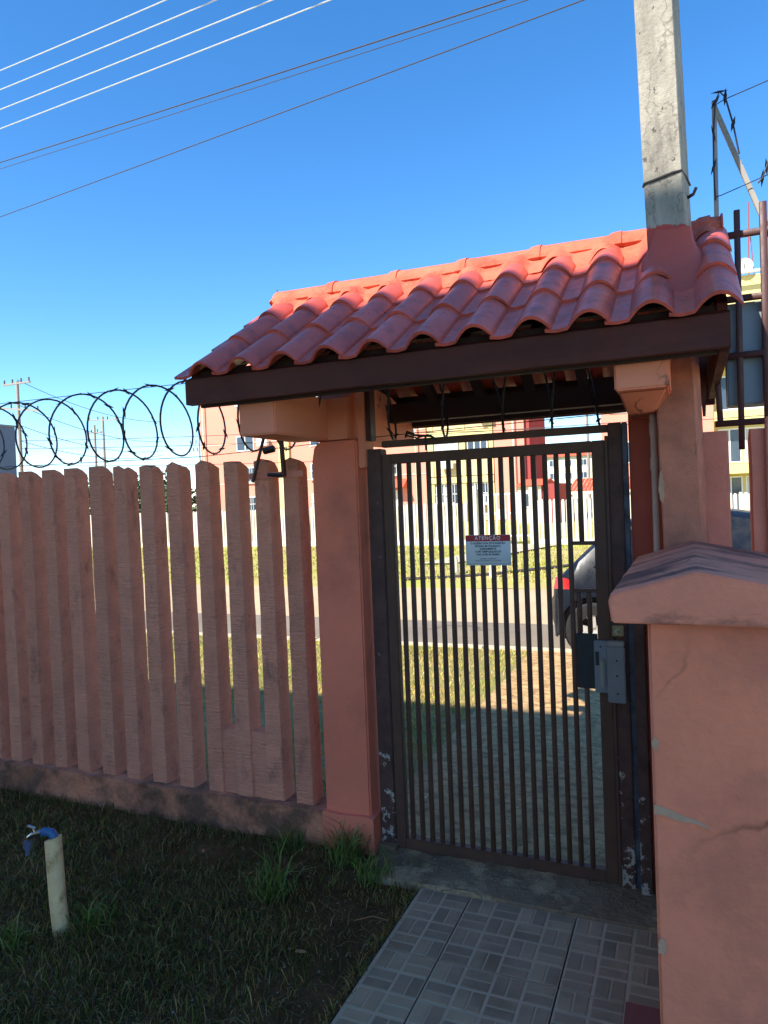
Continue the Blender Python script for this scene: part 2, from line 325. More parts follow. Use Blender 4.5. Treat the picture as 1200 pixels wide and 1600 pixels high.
for cxi, X0 in enumerate((-1.25, -.84, -.43, -.02)):
    for r_ in range(6):
        Y1 = -.277 - r_ * TS
        xa = max(X0, -1.053); xb = min(X0 + TS - .006, .128); 
        ft = fin('floor_tile', B().box(xa, xb, Y1 - TS + .006, Y1, -.011, .0), m_grout, path, origin=(xa, Y1, 0))
        if r_ > 3: continue
        for i in range(4):
            for j in range(4):
                cx0 = X0 + i * cell; cy0 = Y1 - (j + 1) * cell + .001; g = .005
                if (i + j) % 2 == 0: rects = [(cx0 + g, cx0 + cell / 2 - g / 2, cy0 + g, cy0 + cell - g), (cx0 + cell / 2 + g / 2, cx0 + cell - g, cy0 + g, cy0 + cell - g)]
                else: rects = [(cx0 + g, cx0 + cell - g, cy0 + g, cy0 + cell / 2 - g / 2), (cx0 + g, cx0 + cell - g, cy0 + cell / 2 + g / 2, cy0 + cell - g)]
                for (a, b_, c, d) in rects:
                    a = max(a, xa + .003); b_ = min(b_, xb - .003)
                    if b_ - a > .012: brick(ft, a, b_, c, d)
fin('paint_patch', B().box(-.225, .1, -1.05, -.68, .001, .0042), m_redpatch, path)

# ------------------------------------------------------------------ fence on the left
slx = [-4.39, -4.21, -4.04, -3.865, -3.70, -3.527, -3.347, -3.178, -2.995, -2.824, -2.646, -2.470, -2.288, -2.114, -1.938, -1.777]
fence = thing('slatted_fence', 'weathered pink concrete slat fence left of the tiled gateway', 'fence', (-2.9, 0, 0))
def slat(parent, x0, top, w0=.100, w1=.093, broken=False, front=-.03, dep=.09, mat=None, nl=26, y_l=0.):
    b = B(); rings = []; zb = .13
    sd = random.random() * 50
    for k in range(nl + 1):
        t = k / nl; z = zb + (top - zb) * t; wd = w0 + (w1 - w0) * t
        cx = x0 + w1 / 2 + (1 - t) * .004
        j = lambda q: .0022 * nse(sd + q * 3.1, z * 7, q)
        sh = 0.
        a = wd / 2; ch = .016; d = dep + (1 - t) * .012
        prof = [(-a + ch * .3, 0), (0, 0), (a - ch * .5, 0), (a, ch), (a, d * .55), (a - ch * .4, d), (0, d), (-a, d), (-a, d * .5), (-a, ch * .6)]
        ring = []
        for q, (px_, py_) in enumerate(prof):
            zz = z
            if k >= nl - 1:
                drop = (.038 * max(0, (py_ - .03) / .06)) if not broken else (.03 * max(0, (py_ - .03) / .06) + .034 * abs(nse(sd + q * 1.7, 3)) + ((.012 + .016 * abs(nse(sd, q * 2.3))) if abs(px_) > a * .8 else 0))
                zz = z - drop * (1 if k == nl else .55)
            amp = 1.6 if (broken and t > .9) else 1.
            ring.append((cx + px_ + j(q) * amp, front + py_ + j(q + 9) * amp, zz))
        rings.append(ring)
    b.loft(rings)
    o = fin('slat', b, mat or m_slat, parent, smooth=True)
    return o
for i, x0 in enumerate(slx):
    slat(fence, x0, 1.832 if i < 9 else (1.838 - .004 * (i - 9)) + random.uniform(-.005, .006), broken=i >= 9)
def rough_box(x0, x1, y0, y1, z0, z1, nx, nz, amp, sd=0):
    """front wall with lumpy front and top"""
    b = B(); rings = []
    for i in range(nx + 1):
        x = x0 + (x1 - x0) * i / nx; ring = []
        for j in range(nz + 1): z = z0 + (z1 - z0) * j / nz; ring.append((x, y0 + amp * nse(x, z, sd, 6) + amp * .6 * nse(x, z, sd, 19), z + (amp * nse(x, 9, sd, 11) if j == nz else 0)))
        ring.append((x, y0 + (y1 - y0) * .3, z1 + amp * nse(x, 4, sd, 9))); ring.append((x, y1, z1)); ring.append((x, y1, z0)); rings.append(ring)
    return b.loft(rings)
fin('base_wall', rough_box(-5.2, -1.60, -.075, .085, -.05, .152, 170, 8, .012), m_base, fence, smooth=True)
fin('infill_block', rough_box(-2.215, -1.935, -.024, .05, .13, .475, 26, 14, .006, 5), m_slat, fence, smooth=True)

# fence bits right of the pole
fence2 = thing('slatted_fence', 'short run of pink concrete slats right of the concrete pole', 'fence', (.2, 0, 0))
for x0, z in ((.052, 1.80), (.212, 1.80), (.39, 1.80), (.57, 1.8), (.75, 1.8), (.93, 1.8), (1.11, 1.8), (1.29, 1.8), (1.47, 1.8), (1.65, 1.8), (1.83, 1.8), (2.01, 1.8), (2.19, 1.8), (2.37, 1.8), (2.55, 1.8), (2.73, 1.8)): slat(fence2, x0, z, .095, .09, front=-.01, mat=m_slatn, nl=10)
boxp('base_wall', fence2, m_base, .04, 2.9, -.05, .1, -.05, .15, .01)
boxp('batten', fence2, m_slatn, .262, .33, -.035, -.012, .2, 1.84, .004)

# bracket with a security sensor on the fence top
sen = thing('sensor_bracket', 'pink metal strap and tube bracket with a small dark cylinder on the fence top', 'bracket', (-1.85, 0, 1.73))
fin('strap', B().box(-1.965, -1.655, -.04, -.032, 1.715, 1.745), m_slatn, sen, .002)
fin('brace', B().tube([(-1.93, -.05, 1.70), (-1.85, -.04, 1.95)], .008, 8), m_mar, sen)
fin('tube', B().bar((-1.755, -.048, 1.72), (-1.765, -.048, 1.96), .018, .018), m_mar, sen, .002)
fin('sensor', B().tube([(-1.80, -.05, 1.855), (-1.855, -.06, 1.845)], .017, 12), m_black, sen, .003)
fin('clamp', B().tube([(-1.84, -.052, 1.733), (-1.765, -.052, 1.727)], .009, 8), m_black, sen)

# ------------------------------------------------------------------ left gate pillar, beams
pl = thing('gate_pillar', 'pink plastered pillar between the slat fence and the gate', 'pillar', (-1.48, 0, 0))
b = B(); rings = []
for z, o_ in ((.14, 0), (.5, 0), (1.0, 0), (1.5, 0), (1.78, 0), (1.84, .012), (1.868, .035)):
    rings.append([(-1.598 + o_, -.06, z), (-1.367, -.06, z), (-1.367, .14, z), (-1.598 + o_, .14, z)])
fin('shaft', b.loft(rings), m_pil, pl, .008)
fin('plinth', rough_box(-1.605, -1.345, -.085, .15, -.05, .158, 16, 8, .006, 11), m_base if False else m_pil, pl, smooth=True)
boxp('timber_post', pl, m_beam, -1.366, -1.332, -.045, .05, 1.74, 2.16, .004)
boxp('timber_strip', pl, m_mar, -1.331, -1.306, -.03, .03, 1.86, 2.16, .003)
bl_ = thing('roof_beam', 'pink concrete beam on the left pillar, reaching forward under the roof', 'beam', (-1.59, -.5, 1.9))
fin('beam_body', B().box(-1.672, -1.502, -.52, -.065, 1.873, 2.06), m_beam, bl_, .006)
fin('beam_tail', B().loft([[(-1.60, y, 1.873 + max(0, y - .1) * .02), (-1.41, y, 1.873 + max(0, y - .1) * .02), (-1.41, y, zt), (-1.60, y, zt)] for y, zt in ((-.066, 2.06), (.2, 2.15), (.5, 2.12), (.68, 2.06), (.8, 2.02))]), m_beam, bl_, .004)
br_ = thing('roof_beam', 'pink cracked beam end above the conduit, against the concrete pole', 'beam', (-.13, -.5, 1.95))
fin('beam_body', B().box(-.213, -.046, -.52, .6, 1.918, 2.06), m_beam, br_, .006)
fin('haunch', B().loft([[(-.205, -.47, 1.917), (-.055, -.47, 1.917), (-.055, .2, 1.917), (-.205, .2, 1.917)], [(-.196, -.28, 1.868), (-.1, -.28, 1.868), (-.1, .15, 1.868), (-.196, .15, 1.868)]]), m_beam, br_, .006)
# right pillar
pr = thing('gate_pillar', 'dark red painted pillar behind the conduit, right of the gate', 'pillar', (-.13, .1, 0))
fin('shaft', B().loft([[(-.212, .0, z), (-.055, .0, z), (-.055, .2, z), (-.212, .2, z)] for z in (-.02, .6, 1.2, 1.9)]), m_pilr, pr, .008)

# ------------------------------------------------------------------ concrete utility pole through the roof
po = thing('utility_pole', 'grey weathered concrete pole rising through the tiled roof', 'utility pole', (-.03, -.15, 0))
b = B(); rings = []
for k in range(50):
    z = -.05 + 9.05 * k / 49; t = z / 9.
    s_ = 1 - .1 * t; off = -.028 - .022 * (z - 1.5) ; e = .001 * nse(z, 1, 1, 3)
    a = .0625 * s_; xl = off - a + e; xr = off + a * 1.02 + e; xe = off + a * 1.45
    rings.append([(xl, -.25, z), (xl + .005, -.256, z), (xr, -.256, z), (xr + .006, -.248, z), (xe, -.11, z), (xe, -.05, z), (xl, -.05, z)])
fin('shaft', b.loft(rings), m_pole, po, smooth=True)
fin('wire_band', B().tube([(-.117, -.24, 2.665), (-.114, -.258, 2.668), (-.07, -.259, 2.676), (-.02, -.259, 2.687), (.008, -.257, 2.69), (.026, -.18, 2.69), (.036, -.11, 2.69)], .0045, 6), m_wire, po)
fin('bolt', B().tube([(.02, -.16, 2.625), (.045, -.2, 2.622), (.055, -.21, 2.64)], .006, 6), m_wire, po)
def patch(parent, cx, cz, w_, h_, y, mat=None, n=22, sd=0, thick=.003, lean=0.):
    pts = []
    for i in range(n):
        a = 2 * math.pi * i / n; r_ = 1 + .35 * nse(math.cos(a) * 2 + sd, math.sin(a) * 2, sd)
        px_, pz = math.cos(a) * w_ / 2 * r_, math.sin(a) * h_ / 2 * r_
        pts.append((cx + px_, cz + pz + lean * px_))
    return fin('cement_patch', B().loft([[(x, y, z) for x, z in pts], [(x, y - thick, z) for x, z in pts]]), mat or m_cem, parent)
patch(po, -.088, 1.60, .02, .11, -.2565, sd=2)

# conduit
cd = thing('conduit_pipe', 'thin pale conduit pipe running down beside the right pillar', 'pipe', (-.113, -.15, 0))
fin('pipe', B().tube([(-.113, -.15, 0.0), (-.113, -.15, 1.90)], .0125, 12), m_pvc, cd, smooth=True)
for z in (1.79, 1.66): fin('coupling', B().tube([(-.113, -.15, z), (-.113, -.15, z + .05)], .0155, 12), m_pvc, cd, .002)

# ------------------------------------------------------------------ tiled roof
roof = thing('tiled_roof', 'small gabled roof of red tiles over the gate', 'roof', (-.9, 0, 2.0))
YE, ZE, YR, ZR = -.625, 2.10, .14, 2.562
slope = math.atan2(ZR - ZE, YR - YE); SL = math.hypot(ZR - ZE, YR - YE)
PW = .1864; NC = 11; X0R = .150 - NC * PW
def tile_bm():
    b = B(); nu = 20; nl = 3; L_ = .335; th = .011; W_ = PW + .016
    def prof(u):   # u 0..1 across the tile: pan then hump
        if u < .36: return .004 * math.cos(u / .36 * math.pi) ** 2
        t = (u - .36) / .64
        return .051 * max(0, math.sin(math.pi * min(1, t * .97 + .01))) ** .8
    for lay in (0, 1):
        for j in range(nl + 1):
            for i in range(nu + 1):
                u = i / nu; z = prof(u) - lay * th
                v = j / nl
                flare = 1 + .05 * (1 - v) if u > .36 else 1
                b.v.append((u * W_, v * L_, z * flare + .006))
    n = nu + 1; m_ = (nl + 1) * n
    for j in range(nl):
        for i in range(nu):
            q = (j * n + i, j * n + i + 1, (j + 1) * n + i + 1, (j + 1) * n + i); b.f.append(q); b.f.append(tuple(m_ + k for k in q[::-1]))
    for i in range(nu):
        b.f.append((i, m_ + i, m_ + i + 1, i + 1)); k = nl * n; b.f.append((k + i, k + i + 1, m_ + k + i + 1, m_ + k + i))
    for j in range(nl):
        b.f.append((j * n, (j + 1) * n, m_ + (j + 1) * n, m_ + j * n)); k = nu; b.f.append((j * n + k, m_ + j * n + k, m_ + (j + 1) * n + k, (j + 1) * n + k))
    return b
EXP = SL / 3 + .004
tproto = None
def place_tile(side, c, r_):
    global tproto
    if tproto is None:
        ORG['t'] = 0; tproto = fin('roof_tile', tile_bm(), m_tile, roof, smooth=True, origin=(0, 0, 0)); o = tproto
    else: o = clone(tproto, roof)
    tilt = R(-1.9)
    s_ = r_ * EXP; jx = random.uniform(-.003, .003); jr = R(random.uniform(-.8, .8)); lift = .012 + random.uniform(0, .002)
    if side == 0:
        y = YE + s_ * math.cos(slope); z = ZE + s_ * math.sin(slope)
        mt = Matrix.Translation(Vector((X0R + c * PW + jx, y, z + lift)) - ORG[roof]) @ Matrix.Rotation(slope + tilt, 4, 'X') @ Matrix.Rotation(jr, 4, 'Z')
    else:
        y = 2 * YR - YE - s_ * math.cos(slope); z = ZE + s_ * math.sin(slope)
        mt = Matrix.Translation(Vector((X0R + .03 + (c + 1) * PW - (.03 if c == NC - 1 else 0) + jx, y, z + lift)) - ORG[roof]) @ Matrix.Rotation(math.pi, 4, 'Z') @ Matrix.Rotation(slope + tilt, 4, 'X') @ Matrix.Rotation(jr, 4, 'Z')
    o.matrix_local = mt
for side in (0, 1):
    for c in range(NC):
        for r_ in range(3): place_tile(side, c, r_)
# mortar bedding under the ridge caps, covering the tile heads
mb = B(); rings = []
for i in range(161):
    x = -1.85 + (1.998) * i / 160
    u = ((x - X0R) / PW) % 1; hump = .045 * max(0, math.sin(math.pi * (u - .36) / .64)) if u > .36 else 0
    ring = []
    for (dy, dz) in ((-.135, -.075), (-.12, -.045), (-.07, -.005), (-.03, .045), (0, .055), (.03, .045), (.08, -.005), (.13, -.05), (.14, -.08)):
        k = abs(dy) / .13
        dd = dy * (1 + .25 * nse(x, dy * 4, 2, 7)) - (.02 * hump / .045 * k if dy < 0 else 0)
        ring.append((x, YR + dd, ZR + .01 + dz + hump * k + .008 * nse(x, dy, 1, 14)))
    rings.append(ring)
fin('ridge_mortar', mb.loft(rings), m_ridge, roof, smooth=True)
x = -1.853; k = 0
while x < .1:
    ln = min(.335, .15 - x)
    rg = []
    for (t, rr) in ((0, .062), (.03, .066), (.12, .064), (1 - .16, .06), (1 - .12, .068), (1, .071)):
        rg.append([(x + ln * t, YR + rr * 1.15 * math.cos(a), ZR + .018 + rr * math.sin(a)) for a in [math.pi * q / 12 for q in range(13)]] + [(x + ln * t, YR - .05, ZR + .0), (x + ln * t, YR + .05, ZR + .0)])
    fin('ridge_tile', B().loft(rg), m_ridge, roof, smooth=True); x += .325; k += 1
# mortar skirt round the pole
sk = B(); rings = []
for (t, ex, ey) in ((0, 0, 0), (.35, .006, .01), (.6, .016, .03), (.82, .03, .08), (1, .042, .17)):
    ring = []
    for i in range(24):
        a = 2 * math.pi * i / 24; ca, sa = math.cos(a), math.sin(a)
        sq = 1 / max(abs(ca), abs(sa)) ; x = -.032 + ca * min(sq, 1.25) * (.069 + ex); y = -.16 + sa * min(sq, 1.25) * (.1 + ey)
        zr = ZE + (y - YE) * math.tan(slope) + .035; zr = zr - (.03 if t > .9 else 0); ztop = max(zr + .05, 2.50 + .012 * nse(ca * 2, sa * 2, 5))
        if y > YR: y = YR
        ring.append((x, y, ztop + (zr - ztop) * t + .008 * nse(x, y, t, 20)))
    rings.append(ring)
fin('pole_flashing', sk.loft(rings, cap=False), M('red_roof_cement', lin((182, 78, 62)), .12, 6, .7, .35, 40, bdist=.006), roof, smooth=True)
# timbers
XL, XR_ = -1.865, .128
fb = thing('fascia_board', 'dark timber fascia board along the front eave', 'board', (-.9, -.58, 2.05))
fin('board', B().loft([[(x, -.605, 2.008 + .002 * nse(x, 1, 0, 3)), (x, -.565, 2.008), (x, -.565, 2.125), (x, -.605, 2.108)] for x in np.linspace(XL, XR_, 30)]), m_wood, fb, smooth=False)
fb2 = thing('fascia_board', 'dark timber fascia board along the rear eave over the gate', 'board', (-.9, .78, 2.05))
fin('board', B().box(XL, XR_, .80, .84, 1.985, 2.155), m_wood, fb2, .003)
for i, x in enumerate(np.linspace(-1.8, .06, 8)):
    for sgn in (0, 1):
        ys = (-.56, YR) if sgn == 0 else (YR, 2 * YR + .56)
        zs = (ZE - .035 + (.04), ZR - .035) if sgn == 0 else (ZR - .035, ZE - .035 + .04)
        fin('rafter', B().loft([[(x - .022, y, z - .06), (x + .022, y, z - .06), (x + .022, y, z), (x - .022, y, z)] for y, z in zip(ys, zs)]), m_raf, roof)
boxp('eave_filler', roof, m_raf, XL + .03, XR_ - .035, -.55, -.53, 2.0, 2.148)  # dark boards added at both eaves to block light under the tiles
boxp('eave_filler', roof, m_raf, XL + .03, XR_ - .035, .775, .795, 1.99, 2.16)
for y in (-.42, -.14, .36, .62):
    z = ZE + (min(y, 2 * YR - y) - YE) * math.tan(slope) - .035
    boxp('batten', roof, m_raf, XL + .02, XR_ - .02, y - .02, y + .02, z, z + .03)
boxp('tie_beam', roof, m_raf, XL + .03, -.215, .44, .50, 1.985, 2.08)
boxp('ridge_beam', roof, m_raf, XL + .02, XR_ - .02, YR - .03, YR + .03, ZR - .17, ZR - .1)
boxp('verge_board', roof, m_wood, XR_ - .03, XR_ - .002, -.56, .7, 2.0, 2.1)
for xa, xb in ((XL + .002, XL + .03), (XR_ - .034, XR_ - .004)):
    rg = []
    for y in (-.565, YR, 2 * YR + .565):
        zz = ZE + (min(y, 2 * YR - y) - YE) * math.tan(slope); rg.append([(xa, y, zz - .09), (xb, y, zz - .09), (xb, y, zz + .012), (xa, y, zz + .012)])
    fin('gable_board', B().loft(rg), m_wood, roof)
fin('dark_wedge', B().loft([[(.045, .2, 2.15), (.085, .2, 2.15), (.085, .24, 2.15), (.045, .24, 2.15)], [(.062, .2, 1.88), (.072, .2, 1.88), (.072, .24, 1.88), (.062, .24, 1.88)]]), m_wood, roof)  # dark wedge tapering downwards behind the pole

# ------------------------------------------------------------------ low wall with gabled cap (right foreground)
wl = thing('capped_wall', 'low pink plastered wall with a gabled cap in the right foreground', 'wall', (.01, -.75, 0))
rings = []
for x, z in ((-.1, 0), (.12, 0)): pass
b = B(); ny = 2
fin('wall_body', B().box(-.098, .215, -1.2, -.26, -.02, 1.288), m_wall, wl, .007, seg=3)
prof = [(-.176, 1.290), (.292, 1.290), (.298, 1.345), (.29, 1.354), (.018, 1.409), (.012, 1.410), (.004, 1.409), (-.172, 1.356), (-.182, 1.345)]
rings = []
for k in range(25):
    y = -1.235 + 1.0 * k / 24; ins = .006 if k in (0, 24) else 0
    rings.append([(x * (1 - ins) + .0015 * nse(x * 9, y, 1, 8), y + .002 * nse(x, z, 2, 12), z - ins * .6 + .0025 * nse(x, y, 4, 9) * (1 if z > 1.3 else 0)) for x, z in prof])
fin('cap', B().loft(rings), m_cap, wl, .004, smooth=True)
def strip_patch(parent, pts, w_, y):
    top = []; bot = []
    for i, (x, z) in enumerate(pts):
        ww = w_ * (1 - .8 * i / (len(pts) - 1)) * (1 + .5 * nse(x, z, 1, 40))
        top.append((x, z + ww / 2)); bot.append((x, z - ww / 2))
    ring = top + bot[::-1]
    return fin('cement_patch', B().loft([[(x, y, z) for x, z in ring], [(x, y - .003, z) for x, z in ring]]), m_cem, parent)
strip_patch(wl, [(-.0965 + t * .012, .845 - .0016 * t - .0004 * t * t * .3 + .002 * math.sin(t)) for t in range(11)], .024, -1.2005)
patch(wl, -.089, 1.00, .016, .03, -1.2005, sd=5); patch(wl, -.088, .52, .018, .04, -1.2005, sd=8)

# ------------------------------------------------------------------ gate
gp = thing('gate_frame', 'flaking dark maroon steel frame posts and header round the gate', 'gate frame', (-.8, .02, 0))
fin('post', B().box(-1.338, -1.266, -.02, .05, .0, 1.822), m_post, gp, .004)
fin('post', B().box(-.288, -.236, -.03, .05, -.01, 1.86), m_post, gp, .004)
fin('jamb', B().box(-.3, -.2885, -.035, .03, .02, 1.81), m_metal, gp, .002)
fin('angle_strip', B().box(-.2355, -.217, -.012, .04, .0, 1.86), M('worn_sky_tinted_steel', lin((92, 96, 108)), .3, 14, .5, .6, 120, dirt=lin((60, 46, 50)), dscale=9, dmin=.45, dmax=.6), gp, .002)  # blue of the skylight on the steel is put into its colour
fin('post', B().box(-.214, -.172, -.06, -.002, -.01, 1.28), m_post, gp, .004)
fin('header', B().box(-1.266, -.288, -.01, .03, 1.826, 1.856), m_metal, gp, .004)
fin('sill_chip', rough_box(-1.35, -1.255, -.05, .08, -.03, .03, 10, 4, .012, 7), m_thr, gp, smooth=True)
gate = thing('barred_gate', 'dark brown steel gate of closely spaced upright bars, closed', 'gate', (-.78, 0, 0))
GL, GR, GB, GT = -1.262, -.302, .012, 1.795
fin('stile', B().box(GL, GL + .046, -.02, .02, GB, GT), m_metal, gate, .003)
fin('stile', B().box(GR - .05, GR, -.02, .02, GB, GT), m_metal, gate, .003)
fin('top_rail', B().box(GL + .046, GR - .05, -.02, .02, GT - .045, GT), m_metal, gate, .003)
fin('bottom_rail', B().box(GL + .046, GR - .05, -.02, .02, GB, GB + .05), m_metal, gate, .003)
bx = np.linspace(-1.187, -.449, 17)
def gbar(x, z0, z1): return fin('bar', B().box(x - .0095, x + .0095, -.01, .01, z0, z1), m_metal, gate, .0025, seg=1)
zb0, zt0 = GB + .05, GT - .045
bp_ = gbar(bx[0], zb0, zt0)
for x in bx[1:]:
    c = clone(bp_, gate); c.location = bp_.location + Vector((x - bx[0], 0, 0))
gbar(bx[-1] + .046, 1.393, zt0); gbar(bx[-1] + .046, zb0, .8); 
fin('hatch_rail', B().box(bx[-1] + .0095, GR - .05, -.012, .012, 1.378, 1.393), m_metal, gate, .002)
fin('hatch_rail', B().box(bx[-1] + .0095, GR - .05, -.012, .012, 1.186, 1.201), m_metal, gate, .002)
gbar(bx[-1] + .028, 1.02, 1.186); gbar(bx[-1] + .067, 1.02, 1.186)
fin('lock_plate', B().box(-.438, -.354, -.014, -.004, .797, 1.02), m_black, gate, .002)
# twisted remnant on the header
fin('bent_clip', B().tube([(-1.15, -.005, 1.865), (-1.13, -.03, 1.885), (-1.09, -.04, 1.868), (-1.02, -.03, 1.86), (-1.0, -.02, 1.845)], [.004, .007, .006, .006, .004], 6).tube([(-1.14, -.02, 1.872), (-1.08, -.045, 1.855), (-1.03, -.03, 1.868)], .004, 6).tube([(-1.05, -.02, 1.865), (-1.045, -.03, 1.80)], .005, 6), m_wire, gp)
# lock
lk = thing('electric_lock', 'grey metal electric gate lock with keeper plate on the gate edge', 'lock', (-.28, -.05, .88))
fin('case', B().box(-.314, -.246, -.075, -.032, .762, .985), m_grey, lk, .004)
fin('lid', B().box(-.313, -.247, -.074, -.045, .986, 1.004), m_galv, lk, .003)
fin('keeper_plate', B().box(-.366, -.315, -.04, -.022, .79, .998), m_grey, lk, .003)
fin('latch_bar', B().box(-.343, -.324, -.056, -.041, .815, .93), m_galv, lk, .006)
fin('slot', B().box(-.361, -.347, -.0425, -.0405, .90, .955), m_black, lk)
for z in (.93, .87, .80): fin('screw', B().tube([(-.277, -.0755, z), (-.277, -.077, z)], .004, 8), m_black, lk)
fin('screw', B().tube([(-.34, -.041, .975), (-.34, -.0425, .975)], .004, 8), m_black, lk)
ks = thing('key_switch', 'small square brass key switch above the grey lock', 'key switch', (-.272, -.05, 1.04))
fin('plate', B().box(-.292, -.25, -.046, -.031, 1.02, 1.062), M('aged_brass', lin((150, 128, 96)), .15, 20, .4, .1, metal=.6), ks, .003)
fin('barrel', B().tube([(-.271, -.046, 1.041), (-.271, -.053, 1.041)], .011, 14), m_brass, ks, .001)
fin('keyhole', B().box(-.2725, -.2695, -.0535, -.0531, 1.034, 1.048), m_black, ks)
# sign
sg = thing('warning_sign', 'small white metal sign with a red ATENÇÃO band wired to the gate bars', 'sign', (-.78, -.02, 1.37))
SX0, SX1, SZ0, SZ1 = -.887, -.692, 1.296, 1.426
fin('panel', B().box(SX0, SX1, -.018, -.0145, SZ0, SZ1), m_signw, sg, .001, seg=1)
fin('red_band', B().box(SX0 + .001, SX1 - .001, -.0186, -.0181, SZ1 - .027, SZ1 - .001), m_signr, sg)
def text(name, s_, x, z, size, mat, parent, bold=0., y=-.0186, sp=1.):
    cu = bpy.data.curves.new('t', 'FONT'); cu.body = s_; cu.size = size; cu.align_x = 'CENTER'; cu.extrude = .0002; cu.offset = bold; cu.space_character = sp; cu.resolution_u = 2
    to = bpy.data.objects.new('t', cu); COL.objects.link(to); dg = bpy.context.evaluated_depsgraph_get(); me = bpy.data.meshes.new_from_object(to.evaluated_get(dg))
    bpy.data.objects.remove(to); me.name = name; me.materials.clear(); me.materials.append(mat)
    o = bpy.data.objects.new(name, me); COL.objects.link(o); o.parent = parent; o.rotation_euler = (R(90), 0, 0); o.location = Vector((x, y, z)) - ORG[parent]; return o
cx = (SX0 + SX1) / 2
text('heading', 'ATENÇÃO', cx, SZ1 - .0205, .0215, m_signw, sg, .0004, y=-.019, sp=1.15)
for i, t in enumerate(('O ACESSO POR ESTE PORTÃO', 'ESTARÁ BLOQUEADO', 'DIARIAMENTE', 'COM TEMPORIZADOR', 'DAS 22:00 ÀS 06:00H')):
    text('text_line', t, cx, SZ1 - .0395 - i * .0118, .0112, m_ink, sg, .0003)
for i, (t, q) in enumerate((('QUALQUER EMERGÊNCIA', .0062), ('CONTATAR O SÍNDICO OU A PORTARIA', .0062))): text('text_line', t, cx, SZ1 - .1035 - i * .0085, q, m_ink, sg)
fin('printed_rule', B().box(SX0 + .008, SX1 - .008, -.0186, -.0181, SZ0 + .006, SZ0 + .0072), m_blue, sg)

# ------------------------------------------------------------------ razor wire and tie wires
def barb(b, p, tan, r_):
    tan = tan.normalized(); a = Vector((random.uniform(-1, 1), random.uniform(-1, 1), random.uniform(-1, 1))); a = (a - tan * a.dot(tan)).normalized()
    for s_, t_ in ((1, 1), (-1, -1)):
        q = p + tan * .010 * t_
        b.add([p - tan * .012, p + tan * .012, q + tan * .02 * t_ + a * s_ * .015, p + a * s_ * .008], [(0, 1, 2), (0, 3, 1), (0, 2, 3), (1, 3, 2)])
rw = thing('razor_wire_coil', 'coil of dark razor wire looping along the top of the left fence', 'razor wire', (-2.6, .05, 1.85))
def xat(px_):   # where the coil's own vertical plane is met, from the survey of the coil
    d = fw + rt * ((px_ - 600) / 1113) - uu * ((665 - 800) / 1113); t = (.05 - CY) / d.y; return d.x * t
half = [-12, 9, 33, 57, 80, 105, 135, 168, 190, 222, 245, 281, 300, 333, 365, 395, 420, 445, 475, 505, 560, 615, 655, 695, 740, 787, 830, 862, 900, 938]
hx = [xat(p) for p in half]
hx = [hx[0] - .1 * k for k in range(8, 0, -1)] + hx
NS = 16
coil = []
for i in range(len(hx) - 1):          # half turns: even = top, odd = bottom; every turn runs top, street side, bottom, garden side
    for k in range(NS):
        u = k / NS; t = math.pi * (i + u)
        xx = hx[i] + (hx[i + 1] - hx[i]) * u
        rr = .191 + .006 * nse(i * .7 + u * .7, 2)
        coil.append(Vector((xx + .004 * nse(xx * 5, 1), .05 + rr * math.sin(t) + .01 * nse(xx * 2, 7), 2.05 + rr * math.cos(t) + .008 * nse(xx * 1.5, 4))))
step = NS * 2; k = 0
while k < len(coil) - 2:
    seg = coil[k:k + step + 1]; b = B().tube(seg, .005, 6)
    for q in range(1, len(seg) - 1, 3): barb(b, seg[q], seg[q + 1] - seg[q - 1], 0)
    fin('loop', b, m_wire, rw, smooth=False); k += step
def wire_thing(name, label, pts, r_, mat, cat='wire', group=None, n=5, barbs=0, sag=0):
    P_ = [Vector(p) for p in pts]
    if len(P_) == 2:
        a, c = P_; P_ = [a.lerp(c, t / 40) - Vector((0, 0, sag * 4 * (t / 40) * (1 - t / 40))) for t in range(41)]
    b = B().tube(P_, r_, n)
    if barbs:
        for i in range(1, len(P_) - 1, barbs): barb(b, P_[i], P_[i + 1] - P_[i - 1], 0)
    o = fin(name, b, mat); return tag(o, label, cat, group)
wire_thing('tie_wire', 'thin wire threaded through the top of the razor loops', [(-5.0, .05, 2.25), (-1.9, .05, 2.225)], .0018, m_wire, sag=-.01)
wire_thing('tie_wire', 'thin wire strung along the bottom of the razor loops and across the gate opening', [(-5.0, .05, 1.895), (-2.3, .05, 1.85), (-1.2, .05, 1.885), (-.22, .05, 1.905)], .002, m_wire)

# ------------------------------------------------------------------ steel grille and wire support right of the pole
gr = thing('steel_grille', 'raised maroon steel grille right of the concrete pole', 'grille', (.2, .2, 1.7))
def rbar(p, q, w_=.022, mat=m_mar, nm='bar'): return fin(nm, B().bar(p, q, w_, w_), mat, gr, .002, seg=1)
rbar((.125, .2, 1.84), (.115, .2, 2.15)); rbar((.199, .2, 1.735), (.205, .2, 2.675)); rbar((.293, .2, 1.73), (.296, .2, 2.69), .026)
for x in (.39, .48, .57, .66, .75): rbar((x, .2, 1.73), (x, .2, 2.68))
for z, xa in ((2.58, .115), (2.33, .115), (2.107, .105), (1.842, .105)): rbar((xa, .2, z), (1.0, .2, z), .024, nm='rail')
rbar((.128, .2, 2.10), (.128, .2, 2.60), .024, nm='bar')
gb = thing('meter_box', 'grey painted sheet metal box mounted behind the maroon grille', 'box', (.23, .3, 2.1))
fin('case', B().box(.155, .5, .23, .36, 1.915, 2.32), M('dull_grey_sheet', lin((128, 136, 142)), .1, 4, .6, .1), gb, .006)
fin('painted_shadow_gap', B().box(.16, .5, .226, .231, 2.098, 2.104), m_black, gb)  # black strip on the case front, painted in for a gap's shadow
